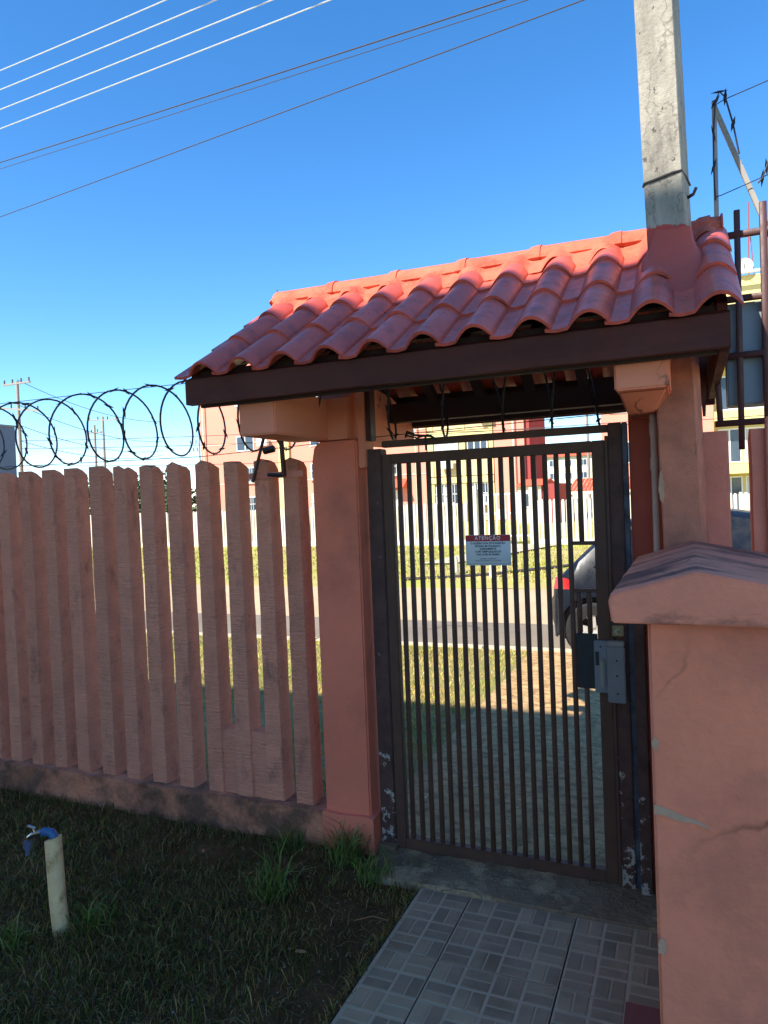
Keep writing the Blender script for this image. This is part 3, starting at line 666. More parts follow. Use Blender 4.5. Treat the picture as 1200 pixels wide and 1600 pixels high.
ws = thing('wire_support', 'pale steel angle post with a diagonal strut holding barbed wire, right edge', 'support', (.13, .2, 2.6))
fin('upright', B().bar((.131, .19, 2.34), (.136, .19, 3.115), .017, .017), m_galv, ws, .002)
fin('strut', B().bar((.136, .205, 3.10), (.33, .205, 2.53), .018, .018), m_galv, ws, .002)
wire_thing('barbed_wire', 'barbed wire leaving the top of the steel angle post', [(.135, .18, 3.09), (.17, .18, 3.105), (.33, .18, 3.14), (1.6, .18, 3.2)], .002, m_wire)
wire_thing('barbed_wire', 'barbed wire fixed halfway up the steel angle post', [(.13, .18, 2.735), (.15, .18, 2.737), (.34, .18, 2.79), (1.6, .18, 2.85)], .002, m_wire)
pts = [Vector((.13, .17, 2.72)), Vector((.127, .17, 2.85)), Vector((.13, .17, 2.98)), Vector((.14, .17, 3.1)), Vector((.155, .17, 3.135)), Vector((.175, .17, 3.11)), Vector((.2, .17, 3.0)), Vector((.218, .17, 2.88))]
b = B().tube(pts, .0035, 6)
for i in range(1, 7): barb(b, pts[i], pts[i + 1] - pts[i - 1], 0)
tag(fin('razor_wire_end', b, m_wire), 'short dark length of razor wire hooked over the steel angle post', 'razor wire')
pts = [Vector((.28, .17, 2.755)), Vector((.295, .17, 2.77)), Vector((.31, .17, 2.81)), Vector((.33, .17, 2.87))]
b = B().tube(pts, .0035, 6)
for i in range(1, 3): barb(b, pts[i], pts[i + 1] - pts[i - 1], 0)
tag(fin('razor_wire_end', b, m_wire), 'stub of razor wire at the right edge beside the diagonal strut', 'razor wire')

# ------------------------------------------------------------------ overhead wires
def ray_at(px_, py_, Y):
    d = fw + rt * ((px_ - 600) / 1113) - uu * ((py_ - 800) / 1113); t = (Y - CY) / d.y; return Vector((0, CY, 1.6)) + d * t
def overhead(pa, pb, Ya, Yb, r_, mat, label, group=None):
    a, c = ray_at(*pa, Ya), ray_at(*pb, Yb); d = c - a
    wire_thing('overhead_cable', label, [a - d * .9, c + d * .8], r_, mat, 'cable', group, sag=.06 if mat == m_cable else .05)
for i, (pa, pb) in enumerate((((0, 107), (250, 0)), ((0, 137), (328, 0)), ((0, 168), (415, 0)), ((0, 198), (505, 0)))):
    overhead(pa, pb, 8.2, 7.2, .010, m_alu, ['topmost pale bare cable crossing the sky at upper left', 'second pale bare cable from the top at upper left', 'third pale bare cable from the top at upper left', 'lowest of the four pale bare cables at upper left'][i], 'pale bare power cables')
for i, (pa, pb, r_) in enumerate((((0, 250), (770, 0), .010), ((0, 260), (805, 0), .006), ((0, 335), (895, 0), .008))):
    overhead(pa, pb, 8.0, 6.4, r_, m_cable, ['upper thick dark cable just above a thinner one', 'thin dark cable just beneath the thick dark cable', 'lowest dark cable crossing the sky'][i], 'dark insulated cables')

# ------------------------------------------------------------------ garden tap
tp_ = thing('garden_tap', 'cream pipe standpipe with a blue elbow and chrome tap in the shaded lawn', 'tap', (-2.264, -.99, 0))
ax, ay = -2.262, -1.0
fin('standpipe', B().loft([[(ax + .031 * math.cos(a) + lx, ay + .031 * math.sin(a), z + (.012 * math.cos(a) if z > .3 else 0)) for a in [2 * math.pi * k / 20 for k in range(20)]] for z, lx in ((-.02, .014), (.1, .002), (.2, -.002), (.352, -.008))]), m_pvcc, tp_, smooth=True)
fin('riser', B().tube([(ax - .005, ay, .31), (ax - .005, ay, .355)], .014, 10), m_brass, tp_, smooth=True)
fin('elbow', B().tube([(ax - .002, ay, .345), (ax - .004, ay, .362), (ax - .012, ay - .004, .375), (ax - .03, ay - .01, .378), (ax - .045, ay - .014, .376)], [.0165, .0175, .017, .0155, .016], 12), m_blue, tp_, smooth=True)
fin('tap_body', B().tube([(ax - .044, ay - .014, .376), (ax - .075, ay - .026, .370), (ax - .095, ay - .034, .358), (ax - .10, ay - .036, .335)], [.010, .010, .009, .008], 10), m_brass, tp_, smooth=True)
fin('tap_handle', B().tube([(ax - .074, ay - .026, .372), (ax - .08, ay - .03, .395)], .006, 8).tube([(ax - .10, ay - .03, .398), (ax - .06, ay - .03, .394)], .006, 8), m_brass, tp_, smooth=True)
fin('hose_nozzle', B().tube([(ax - .10, ay - .036, .343), (ax - .101, ay - .037, .315), (ax - .101, ay - .037, .312), (ax - .102, ay - .038, .29)], [.016, .015, .009, .008], 12), M('grey_blue_plastic', lin((88, 92, 116)), .1, 10, .5, 0), tp_, smooth=True)

# ------------------------------------------------------------------ grass blades
def blades(name, n, sampler, hmin, hmax, wd, cols, zf, lean=.6):
    pos = sampler(n); n = len(pos)
    h = rng.uniform(hmin, hmax, n) * rng.choice([.5, .8, 1., 1.4], n, p=[.3, .35, .25, .1]); az = rng.uniform(0, 2 * np.pi, n); ln = rng.uniform(.2, 1., n) * lean * h
    wv = rng.uniform(.6, 1.2, n) * wd
    z = np.array([zf(x, y) for x, y in pos]) - .004
    a2 = rng.uniform(0, 2 * np.pi, n); wx, wy = np.cos(a2) * wv / 2, np.sin(a2) * wv / 2
    V = np.zeros((n, 5, 3))
    V[:, 0] = np.c_[pos[:, 0] - wx, pos[:, 1] - wy, z]; V[:, 1] = np.c_[pos[:, 0] + wx, pos[:, 1] + wy, z]
    mx, my = pos[:, 0] + np.cos(az) * ln * .35, pos[:, 1] + np.sin(az) * ln * .35
    V[:, 2] = np.c_[mx + wx * .8, my + wy * .8, z + h * .6]; V[:, 3] = np.c_[mx - wx * .8, my - wy * .8, z + h * .6]
    V[:, 4] = np.c_[pos[:, 0] + np.cos(az) * ln, pos[:, 1] + np.sin(az) * ln, z + h * (1 - .25 * ln / h)]
    base = (np.arange(n) * 5)[:, None]
    me = bpy.data.meshes.new(name); me.vertices.add(n * 5); me.vertices.foreach_set('co', V.ravel())
    li = np.concatenate([base + np.array([0, 1, 2, 3]), base + np.array([3, 2, 4])], 1).ravel()
    me.loops.add(len(li)); me.loops.foreach_set('vertex_index', li.astype(np.int32)); me.polygons.add(n * 2)
    ls = np.zeros((n, 2), np.int32); ls[:, 0] = np.arange(n) * 7; ls[:, 1] = ls[:, 0] + 4; me.polygons.foreach_set('loop_start', ls.ravel())
    me.update(calc_edges=True); me.validate()
    ca = me.color_attributes.new('tint', 'FLOAT_COLOR', 'POINT'); cc = np.array([lin(c) for c in cols]); idx = rng.integers(0, len(cols), n)
    pat = np.array([nse(x, y, 4, .9) for x, y in pos]); c = cc[idx] * (1 + .35 * pat[:, None]) * rng.uniform(.7, 1.25, (n, 1))
    C4 = np.ones((n, 5, 4)); C4[:, :, :3] = c[:, None, :]; ca.data.foreach_set('color', C4.ravel())
    o = bpy.data.objects.new(name, me); COL.objects.link(o); me.materials.append(m_blade); return o
def samp(x0, x1, y0, y1, dens=None):
    def f(n):
        p = np.c_[rng.uniform(x0, x1, n), rng.uniform(y0, y1, n)]
        if dens:
            k = np.array([dens(x, y) for x, y in p]); p = p[rng.uniform(0, 1, n) < k]
        return p
    return f
def dn(x, y):
    v = .56 + .75 * nse(x, y, 1, 1.4) + .45 * nse(x, y, 1, 5)
    e = -1.09 - x
    if e < .5 and y < -.45: v *= max(.04, e / .5) ** 1.3   # bare soil beside the tiles
    return max(0.02, v)
GC = [(104, 104, 34), (88, 92, 30), (118, 104, 44), (160, 122, 70), (96, 70, 36), (132, 98, 54), (110, 78, 42)]
g1 = blades('lawn_grass', 120000, samp(-4.6, -1.09, -2.3, -.07, dn), .02, .06, .0042, GC, lawnz, 1.1)
tag(g1, 'short dark mixed grass and straw in the shade below the fence', 'grass', kind='stuff')
g2 = blades('verge_grass', 60000, samp(-6, -1.52, .15, 4.15, lambda x, y: max(.1, .6 + .8 * nse(x, y, 5, 1.3))), .02, .05, .006, [(176, 166, 66), (138, 148, 48), (214, 184, 108), (196, 164, 92), (118, 136, 44)], vz, .9)
tag(g2, 'yellowing grass on the verge between the gate and the street', 'grass', kind='stuff')
g3 = blades('far_lawn_grass', 70000, samp(-26, 3, 9.6, 18.5, lambda x, y: max(.05, .5 + .9 * nse(x, y, 6, .5))), .03, .09, .02, [(150, 152, 60), (130, 142, 46), (190, 168, 98), (180, 156, 90), (196, 176, 110)], lambda x, y: 0, .9)
tag(g3, 'sunlit patchy grass across the street in front of the white fence', 'grass', kind='stuff')
g4 = blades('straw_thatch', 16000, samp(-4.6, -1.0, -2.3, -.08, lambda x, y: .35 + .5 * nse(x, y, 9, 1.1) + (.3 if x > -1.8 and y < -.4 else 0)), .012, .05, .0028, [(150, 124, 78), (120, 92, 58), (96, 78, 50), (168, 142, 96)], lawnz, 3.2)
tag(g4, 'matted pale dry straw lying through the shaded lawn', 'dry grass', kind='stuff')
g5 = blades('edge_grass', 900, lambda k: np.c_[-1.075 + rng.normal(0, .012, k), rng.uniform(-1.9, -.28, k)], .015, .045, .004, GC, lambda x, y: -.004, 1.5)
tag(g5, 'sparse grass creeping over the edge of the tiles', 'grass', kind='stuff')
db = B()
for _ in range(700):
    x, y = random.uniform(-3.2, -1.08), random.uniform(-1.7, -.12)
    if random.random() > .25 + .75 * max(0, 1 - (-1.08 - x) / .8): continue
    q = random.uniform(.002, .007); z = lawnz(x, y) + q * .3
    p = [Vector((x + q * math.cos(a) * random.uniform(.6, 1.2), y + q * math.sin(a) * random.uniform(.6, 1.2), z)) for a in [0, 1.3, 2.5, 3.8, 5.]]
    top = Vector((x, y, z + q * .7)); db.add(p + [top], [(i, (i + 1) % 5, 5) for i in range(5)])
for _ in range(160):
    x, y = random.uniform(-1.28, -.2), random.uniform(-.3, -.02); q = random.uniform(.002, .006); z = .02 + .006 * nse(x, y, 2, 6)
    p = [Vector((x + q * math.cos(a) * random.uniform(.6, 1.2), y + q * math.sin(a) * random.uniform(.6, 1.2), z)) for a in [0, 1.3, 2.5, 3.8, 5.]]
    db.add(p + [Vector((x, y, z + q * .7))], [(i, (i + 1) % 5, 5) for i in range(5)])
tag(fin('gravel_debris', db, M('small_stones', lin((140, 126, 106)), .4, 30, .9, 0)), 'small stones and crumbs on the bare soil and threshold', 'gravel', kind='stuff')
def tuft(x, y, n, h, label):
    o = blades('grass_tuft', n, lambda k: np.c_[x + rng.normal(0, .035, k), y + rng.normal(0, .035, k)], h * .6, h, .006, [(92, 112, 40), (78, 98, 34), (108, 116, 50), (126, 112, 60)], lawnz, 1.2)
    tag(o, label, 'grass tuft')
tuft(-1.62, -.5, 160, .17, 'spreading green tuft of long grass between the tap and the tiles')
tuft(-1.45, -.16, 220, .19, 'dense green tuft of long grass at the foot of the gate pillar')
tuft(-1.75, -.16, 120, .12, 'low green tuft under the last fence slats')
tuft(-1.28, -.26, 160, .13, 'green tuft beside the corner of the threshold slab')
tuft(-2.16, -.93, 130, .13, 'green tuft right of the cream standpipe')
tuft(-2.35, -1.12, 110, .12, 'green tuft left of the foot of the standpipe')
def leaf(x, y, s_, rot, label):
    n = 10; pts = []
    for i in range(n):
        a = 2 * math.pi * i / n; pts.append((s_ * math.cos(a), s_ * .42 * math.sin(a)))
    c, s2 = math.cos(rot), math.sin(rot); z0 = .02 + lawnz(x, y)
    ring = [(x + a * c - d * s2, y + a * s2 + d * c, z0 + .2 * abs(d) + .05 * a) for a, d in pts]
    tag(fin('fallen_leaf', B().loft([ring, [(p[0], p[1], p[2] - .0012) for p in ring]]), m_leaf), label, 'leaf')
leaf(-1.306, -.819, .022, .1, 'curled orange brown leaf on the bare soil beside the tiles')
leaf(-1.78, -.42, .014, 1.1, 'small rusty leaf in the grass below the fence')
leaf(-2.1, -.33, .015, 2.1, 'small reddish leaf near the fence base')
pts = [(-1.2, -.6, .02), (-1.14, -.565, .028), (-1.08, -.555, .018)]
tag(fin('straw', B().tube(pts, .0016, 4), m_leaf), 'pale dry straw lying towards the tile edge', 'straw')

# ------------------------------------------------------------------ parked car
car = thing('parked_car', 'dark blue grey hatchback parked at the near kerb, seen through the gate', 'car', (-.2, 5.2, -.12))
RB = -1.33; YN = 4.42; CW = 1.62; Lc = 3.85; zg = -.12
wxs = (RB + .41, RB + 2.9); WR = .335
def zroof(x):
    pts = [(0, .72), (.08, .84), (.26, 1.02), (.60, 1.34), (1.0, 1.44), (1.7, 1.46), (2.2, 1.38), (2.85, .98), (3.5, .82), (3.78, .66), (3.85, .55)]
    for (a, za), (c, zc) in zip(pts, pts[1:]):
        if x <= c: return za + (zc - za) * (x - a) / (c - a)
    return .55
def car_ring(x):
    X = RB + x; zr = zroof(x); belt = min(zr - .02, .86 + .03 * (x / Lc)); e = min(1, x / .22, (Lc - x) / .35 + .15); inset = .13 * (1 - min(1, max(e, 0)) ** .5)
    zbot = .2
    for wx_ in wxs:
        d = abs(X - wx_)
        if d < WR: zbot = max(zbot, .29 + math.sqrt(WR * WR - d * d) * .98)
    tum = .16 * max(0, min(1, (zr - belt) / .45))
    h = [(inset + .03, zbot), (inset, max(zbot + .02, .42)), (inset + .0, .62 if zbot < .6 else zbot + .03), (inset + .025, belt), (inset + .03 + tum, zr - .05 if zr - .05 > belt else belt + .005), (inset + .12 + tum, zr)]
    left = [(X, YN + a, zg + z) for a, z in h]; right = [(X, YN + CW - a, zg + z) for a, z in h[::-1]]
    return left + right
xs = sorted(set([0, .03, .08, .15, .28, .42, .62, .8, 1.0, 1.3, 1.7, 2.0, 2.2, 2.5, 2.85, 3.2, 3.5, 3.7, 3.8, 3.85] + [max(0, (wx_ - RB) + WR * k / 8) for wx_ in wxs for k in range(-8, 9)]))
fin('body', B().loft([car_ring(x) for x in xs]), m_car, car, smooth=True)
def side_glass(x0, x1, x2, x3, z0, z1):
    p = []
    for x, z in ((x0, z0), (x1, z0), (x2, z1), (x3, z1)):
        t = (z - .9) / .45; p.append((RB + x, YN + .045 + .155 * t - .008, zg + z))
    return B().loft([p, [(q[0], q[1] + .012, q[2]) for q in p]])
fin('side_window', side_glass(.42, .95, .95, .66, .93, 1.30), m_cglass, car); fin('side_window', side_glass(1.0, 1.75, 1.75, 1.0, .93, 1.36), m_cglass, car); fin('side_window', side_glass(1.8, 2.62, 2.2, 1.8, .93, 1.34), m_cglass, car)
fin('rear_window', B().loft([[(RB + .262, YN + .2, zg + 1.008), (RB + .262, YN + CW - .2, zg + 1.008), (RB + .56, YN + CW - .32, zg + 1.293), (RB + .56, YN + .32, zg + 1.293)], [(RB + .252, YN + .2, zg + 1.014), (RB + .252, YN + CW - .2, zg + 1.014), (RB + .55, YN + CW - .32, zg + 1.30), (RB + .55, YN + .32, zg + 1.30)]]), m_cglass, car)
for sgn, yy in ((0, YN), (1, YN + CW)):
    s_ = 1 if sgn == 0 else -1
    fin('tail_lamp', B().loft([[(RB + .0, yy + s_ * .12, zg + .705), (RB + .06, yy + s_ * .05, zg + .705), (RB + .25, yy - s_ * .004, zg + .71), (RB + .25, yy + s_ * .05, zg + .71), (RB + .04, yy + s_ * .16, zg + .705)], [(RB + .03, yy + s_ * .13, zg + .83), (RB + .08, yy + s_ * .065, zg + .83), (RB + .17, yy + s_ * .006, zg + .82), (RB + .17, yy + s_ * .06, zg + .82), (RB + .09, yy + s_ * .17, zg + .83)]]), m_lamp, car, .006)
rings = []
for z, o_ in ((.24, .02), (.32, -.02), (.45, -.04), (.56, -.035), (.62, -.005)):
    rings.append([(RB + .10, YN + .02, zg + z), (RB + .06, YN + .05, zg + z), (RB + .03, YN + .10, zg + z), (RB + o_ - .02, YN + .3, zg + z), (RB + o_ - .02, YN + CW - .3, zg + z), (RB + .03, YN + CW - .10, zg + z), (RB + .06, YN + CW - .05, zg + z), (RB + .10, YN + CW - .02, zg + z)])
fin('rear_bumper', B().loft(rings), m_bump, car, .008, smooth=True)
fin('front_bumper', B().box(RB + 3.72, RB + 3.92, YN + .08, YN + CW - .08, zg + .22, zg + .55), m_bump, car, .04)
for wx_ in wxs:
    for s_, yy in ((1, YN + .02), (-1, YN + CW - .02)):
        w_o = thing('x', None, None, (0, 0, 0)); bpy.data.objects.remove(w_o)
        yc = yy + s_ * .09
        prof = [(.16, -.085), (.26, -.09), (.285, -.07), (.29, 0), (.285, .07), (.26, .09), (.16, .085)]
        tb = B().loft([[(wx_ + r_ * math.cos(a), yc + s_ * o_, zg + .29 + r_ * math.sin(a)) for r_, o_ in prof] for a in [2 * math.pi * k / 28 for k in range(29)]], cap=False)
        ty = fin('tyre', tb, m_tyre, car, smooth=True)
        rb_ = B()
        rb_.loft([[(wx_ + r_ * math.cos(a), yc - s_ * o_, zg + .29 + r_ * math.sin(a)) for r_, o_ in ((.0, .05), (.04, .055), (.05, .03))] for a in [2 * math.pi * k / 24 for k in range(25)]], cap=False, close=False)
        rb_.loft([[(wx_ + r_ * math.cos(a), yc - s_ * o_, zg + .29 + r_ * math.sin(a)) for r_, o_ in ((.15, .04), (.175, .083), (.19, .085), (.19, .06))] for a in [2 * math.pi * k / 24 for k in range(25)]], cap=False, close=False)
        for k in range(5):
            a = 2 * math.pi * k / 5 + .5; d = Vector((math.cos(a), 0, math.sin(a))); e = Vector((-math.sin(a), 0, math.cos(a))); c0 = Vector((wx_, yc - s_ * .05, zg + .29))
            rb_.loft([[c0 + d * r_ + e * q * hw + Vector((0, -s_ * yo, 0)) for q, yo in ((-1, 0), (1, 0), (1, .02), (-1, .02))] for r_, hw in ((.03, .03), (.165, .045))])
        rm = fin('rim', rb_, m_rim, car)
        fin('wheel_well', B().tube([(wx_, yc + s_ * .02, zg + .29), (wx_, yc + s_ * .14, zg + .29)], .32, 24), m_black, car)
fin('underbody', B().box(RB + .1, RB + Lc - .1, YN + .14, YN + CW - .14, zg + .18, zg + .5), m_black, car)
fin('side_mirror', B().box(RB + 2.35, RB + 2.5, YN - .1, YN + .02, zg + .9, zg + 1.02), m_car, car, .02)
fin('door_handle', B().box(RB + 1.12, RB + 1.26, YN - .012, YN + .02, zg + .8, zg + .83), m_car, car, .006)

# ------------------------------------------------------------------ far white fence, gate, bollards
ff = thing('white_picket_fence', 'white precast picket fence across the street', 'fence', (-8, 19, 0))
FX0, FX1 = -30, 7
fy = lambda x: 18.7 - .06 * (x + 3.9)
ps = None
x = FX0; n = 0
while x < FX1:
    if not (-6.2 < x < -4.3):
        if ps is None:
            ps = fin('picket', B().loft([[(a, c, z) for a, c in ((0, 0), (.085, 0), (.085, .06), (0, .06))] for z in (.1, 1.3)] + [[(a, c, 1.36) for a, c in ((.02, .01), (.065, .01), (.065, .05), (.02, .05))]]), m_white, ff, origin=(0, 0, 0)); o = ps
        else: o = clone(ps, ff)
        o.location = Vector((x, fy(x), random.uniform(-.02, .02))) - ORG[ff]; n += 1
    x += .128
for a, c in ((FX0, -6.2), (-4.3, FX1)):
    fin('base_wall', B().add([(a, fy(a) - .05, -.05), (c, fy(c) - .05, -.05), (c, fy(c) + .1, -.05), (a, fy(a) + .1, -.05), (a, fy(a) - .05, .16), (c, fy(c) - .05, .16), (c, fy(c) + .1, .16), (a, fy(a) + .1, .16)], [(0, 3, 2, 1), (4, 5, 6, 7), (0, 1, 5, 4), (1, 2, 6, 5), (2, 3, 7, 6), (3, 0, 4, 7)]), m_white, ff)
fg = thing('white_bar_gate', 'white metal bar gate set in the far white fence', 'gate', (-5.2, 18.9, 0))
for x in (-6.25, -4.35): boxp('gate_post', fg, m_white, x - .12, x + .12, 18.7, 18.95, -.05, 1.75)
for z in (.25, .95, 1.55): boxp('rail', fg, m_frame, -6.1, -4.5, 18.8, 18.84, z, z + .05)
for x in np.arange(-6.05, -4.5, .13): boxp('bar', fg, m_frame, x, x + .03, 18.795, 18.845, .1, 1.6)
boxp('letter_box', fg, m_frame, -5.5, -5.2, 18.7, 18.79, .8, 1.1)
for i, (px_, py_, h) in enumerate((((712), 897, .36), (770, 903, .3), (788, 897, .24))):
    d = fw + rt * ((px_ - 600) / 1113) - uu * ((py_ - 800) / 1113); t = -1.6 / d.z; x, y = d.x * t, CY + d.y * t
    o = fin('bollard', B().loft([[(x + r_ * math.cos(a), y + r_ * math.sin(a), z) for a in [2 * math.pi * k / 10 for k in range(10)]] for z, r_ in ((-.03, .07), (h * .8, .06), (h, .035))]), m_white, smooth=True)
    tag(o, ['short white painted bollard, leftmost and tallest of three beyond the street', 'short white bollard, middle of three beyond the street', 'smallest white bollard, rightmost of three beyond the street'][i], 'bollard', 'white bollards beyond the street')
pts = [(-5.1, 9.7, .03), (-4.4, 10.1, .02), (-3.6, 10.6, .03), (-2.6, 11.9, .03), (-1.6, 13.4, .03), (-1., 14.6, .02)]
tag(fin('dark_line', B().tube(pts, .035, 6), m_cable, smooth=True), 'dark thin line lying across the far lawn behind the bollards', 'hose')  # thin dark tube drawn as a diagonal line over the lawn

# ------------------------------------------------------------------ apartment blocks across the street
def window(parent, x0, x1, z0, z1, y, mat=None, sash=2, proud=.05, grille=False):
    fr = B().box(x0, x1, y - proud, y, z0, z0 + .07).box(x0, x1, y - proud, y, z1 - .07, z1)
    nx = sash
    for k in range(nx + 1):
        xx = x0 + (x1 - x0 - .06) * k / nx; fr.box(xx, xx + .06, y - proud, y, z0 + .07, z1 - .07)
    f_ = fin('window', fr, m_frame, parent)
    for k in range(nx):
        xa = x0 + .06 + (x1 - x0 - .06) * k / nx; xb = x0 + (x1 - x0 - .06) * (k + 1) / nx
        mm = mat or random.choice([m_glass, m_glass, m_curt])
        fin('pane', B().box(xa, xb, y - proud * .5, y - .004, z0 + .07, z1 - .07), mm, f_)
    if grille:
        gb_ = B()
        for xx in np.arange(x0 + .08, x1 - .05, .16): gb_.box(xx, xx + .02, y - proud - .1, y - proud - .08, z0 - .05, z1 + .05)
        gb_.box(x0 - .05, x1 + .05, y - proud - .1, y - proud - .08, (z0 + z1) / 2, (z0 + z1) / 2 + .03).box(x0 - .05, x1 + .05, y - proud - .1, y - .0, z0 - .06, z0 - .03)
        fin('security_grille', gb_, m_frame, f_)
    return f_
def wall_box(parent, mat, x0, x1, y0, y1, z0, z1, nm='wall'): return boxp(nm, parent, mat, x0, x1, y0, y1, z0, z1)
def balcony_bay(parent, x0, x1, y, z0, floors, pitch, split=None, ground=True):
    """yellow bay: recessed beige wall, parapet bands and window strips"""
    for k in range(floors):
        zb = z0 + k * pitch
        wall_box(parent, m_bbei, x0 + .05, x1 - .05, y + .55, y + .7, zb, zb + pitch, 'recess')
        wall_box(parent, m_byel, x0, x1, y - .12, y + .56, zb + pitch - .42, zb + pitch - .05, 'slab')
        cols = [x0, x1 - .25] + ([split - .2] if split else [])
        for c in cols: wall_box(parent, m_byel, c, c + .35 if c != x1 - .25 else x1, y - .05, y + .54, zb, zb + pitch - .42, 'pier')
        wall_box(parent, m_bbei, x0 + .35, x1 - .25, y - .0, y + .12, zb, zb + .95, 'parapet') if k else None
        segs = [(x0 + .4, (split or x1) - .3)] + ([(split + .25, x1 - .35)] if split else [])
        for a, c in segs: window(parent, a, c, zb + 1.0, zb + pitch - .45, y + .1, sash=3, grille=(k == 0))
PIT = 2.72
b1 = thing('apartment_block', 'four storey pink apartment block with a yellow window bay, beyond the gate', 'apartment block', (-20, 44, 0))
wall_box(b1, m_bpink, -31.3, -24.95, 38, 43.4, -.1, 10.9); wall_box(b1, m_bpink, -24.15, -14.6, 38.02, 43.4, -.1, 10.9)
wall_box(b1, m_byel, -24.95, -24.15, 37.85, 43.3, -.1, 10.9, 'yellow_pier')
wall_box(b1, m_bpink, -10.4, -8.62, 38, 43.3, -.1, 10.9)
wall_box(b1, m_bred, -8.618, -8.35, 38.2, 43.2, -.1, 10.9, 'side_wall')
wall_box(b1, m_bpink, -14.59, -10.41, 38.75, 43.2, -.1, 10.9, 'wall')
balcony_bay(b1, -14.5, -10.45, 38.02, .02, 4, PIT, split=-12.3)
for z in (2.95, 5.68, 8.4):
    wall_box(b1, m_cream, -31.32, -24.96, 37.975, 38.1, z, z + .05, 'string_course'); wall_box(b1, m_cream, -24.14, -14.62, 37.98, 38.1, z, z + .05, 'string_course')
for k in range(4):
    z = 1.1 + k * PIT - (0.5 if k == 0 else 0) + .0
    z = (1.0, 3.0, 5.15, 8.2)[k]
    for x0, x1 in ((-28.3, -26.9), (-22.6, -21.2), (-17.6, -16.4)): window(b1, x0, x1, z, z + 1.05, 38, grille=(k < 2))
wall_box(b1, m_bpink, -31.3, -8.6, 37.95, 43.5, 10.9, 11.15, 'parapet')
pr_ = fin('porch_roof', B().loft([[(-17.6, 37.2, 2.2), (-17.6, 37.98, 2.75), (-17.6, 37.98, 2.2)], [(-15.9, 37.2, 2.2), (-15.9, 37.98, 2.75), (-15.9, 37.98, 2.2)]]), m_croof, b1)
for x in (-30.9, -24.6, -15.2, -9.2): fin('downpipe', B().tube([(x, 37.8, 0), (x, 37.8, 10.8)], .05, 6), m_cream, b1)
for x, z in ((-20.4, 3.3), (-11.2, 5.95), (-26.4, 5.4), (-13.6, 3.2)): boxp('air_conditioner', b1, m_frame, x, x + .75, 37.55, 37.84, z, z + .5)
boxp('plinth_band', b1, m_bred, -31.32, -24.96, 37.96, 38.05, -.05, .7)
boxp('doorway', b1, m_frame, -16.9, -16.4, 37.94, 37.99, 0, 2.0)

b2 = thing('apartment_block', 'four storey yellow and pink apartment block with balconies behind the right grille', 'apartment block', (3, 44, 0))
wall_box(b2, m_bpink, -4.35, 1.3, 38, 50, -.1, 12.3); wall_box(b2, m_byel, 1.31, 12, 38.6, 50, -.1, 12.35)
for z, c in ((5.0, 0), (7.75, 0), (2.25, 0), (10.45, 0)):
    wall_box(b2, m_byel, 1.32, 12, 37.6, 38.59, z - .12, z + .35, 'balcony_slab')
for k, z in enumerate((.0, 2.6, 5.35, 8.1)):
    for xa in (1.5, 2.75, 5.0, 6.3, 8.7):
        window(b2, xa, xa + (1.1 if xa != 2.75 else 1.9), z + .1, z + 1.9 if k else z + 2.0, 38.6, sash=2)
    wall_box(b2, m_byel, 4.75, 4.95, 37.62, 38.58, z, z + 2.25, 'fin_wall')
wall_box(b2, m_bbei, 1.8, 2.0, 38.5, 38.6, 10.9, 12.3, 'duct')
for k, z in enumerate((5.7, 2.95, .6)):
    window(b2, -3.9, -2.5, z, z + 1.2, 38); window(b2, -1.2, .2, z, z + 1.2, 38)
wall_box(b2, m_cream, -4.4, 12.05, 37.9, 38.05, 12.3, 12.42, 'coping')
def dish(x, y, z, r_, label):
    t = thing('satellite_dish', label, 'satellite dish', (x, y, z))
    b = B(); rings = []
    for k in range(6):
        q = k / 5; rings.append([(x + r_ * q * math.cos(a), y - .25 * (1 - (q * q)) * -.6 - .1 * q, z + .75 * r_ + r_ * q * math.sin(a) * .95) for a in [2 * math.pi * i / 18 for i in range(18)]])
    fin('reflector', b.loft(rings, cap=False), m_frame, t, smooth=True); fin('stand', B().tube([(x, y + .1, z), (x, y + .1, z + r_)], .04, 6), m_galv, t)
    fin('feed_arm', B().tube([(x, y - .1, z + .3 * r_), (x, y - .6, z + .7 * r_)], .02, 5), m_galv, t)
a1 = thing('antenna_mast', 'thin antenna mast standing up just left of the tiled ridge, on the pink block', 'antenna', (-27.1, 42, 11.15))
fin('mast', B().tube([(-27.1, 42, 11.15), (-27.0, 42, 17.0)], .035, 5).tube([(-27.25, 42, 16.2), (-26.8, 42, 16.2)], .02, 4), m_cable, a1)
dish(2.95, 38.4, 12.45, .42, 'round white satellite dish on the roof of the yellow block'); dish(.55, 38.6, 12.4, .4, 'white satellite dish half hidden by the tiles, on the roof of the yellow block')
am = thing('antenna_mast', 'thin lattice antenna mast on the roof of the yellow block', 'antenna', (3.3, 39, 12.4))
fin('mast', B().tube([(3.2, 39, 12.4), (3.28, 39, 16.2)], .03, 5).tube([(3.45, 39, 12.4), (3.3, 39, 14.8)], .025, 5), m_bred, am)
fin('yagi', B().tube([(3.1, 39, 14.6), (3.45, 39, 14.55)], .05, 5).tube([(3.28, 38.8, 14.3), (3.28, 39.2, 14.8)], .03, 5), m_galv, am)

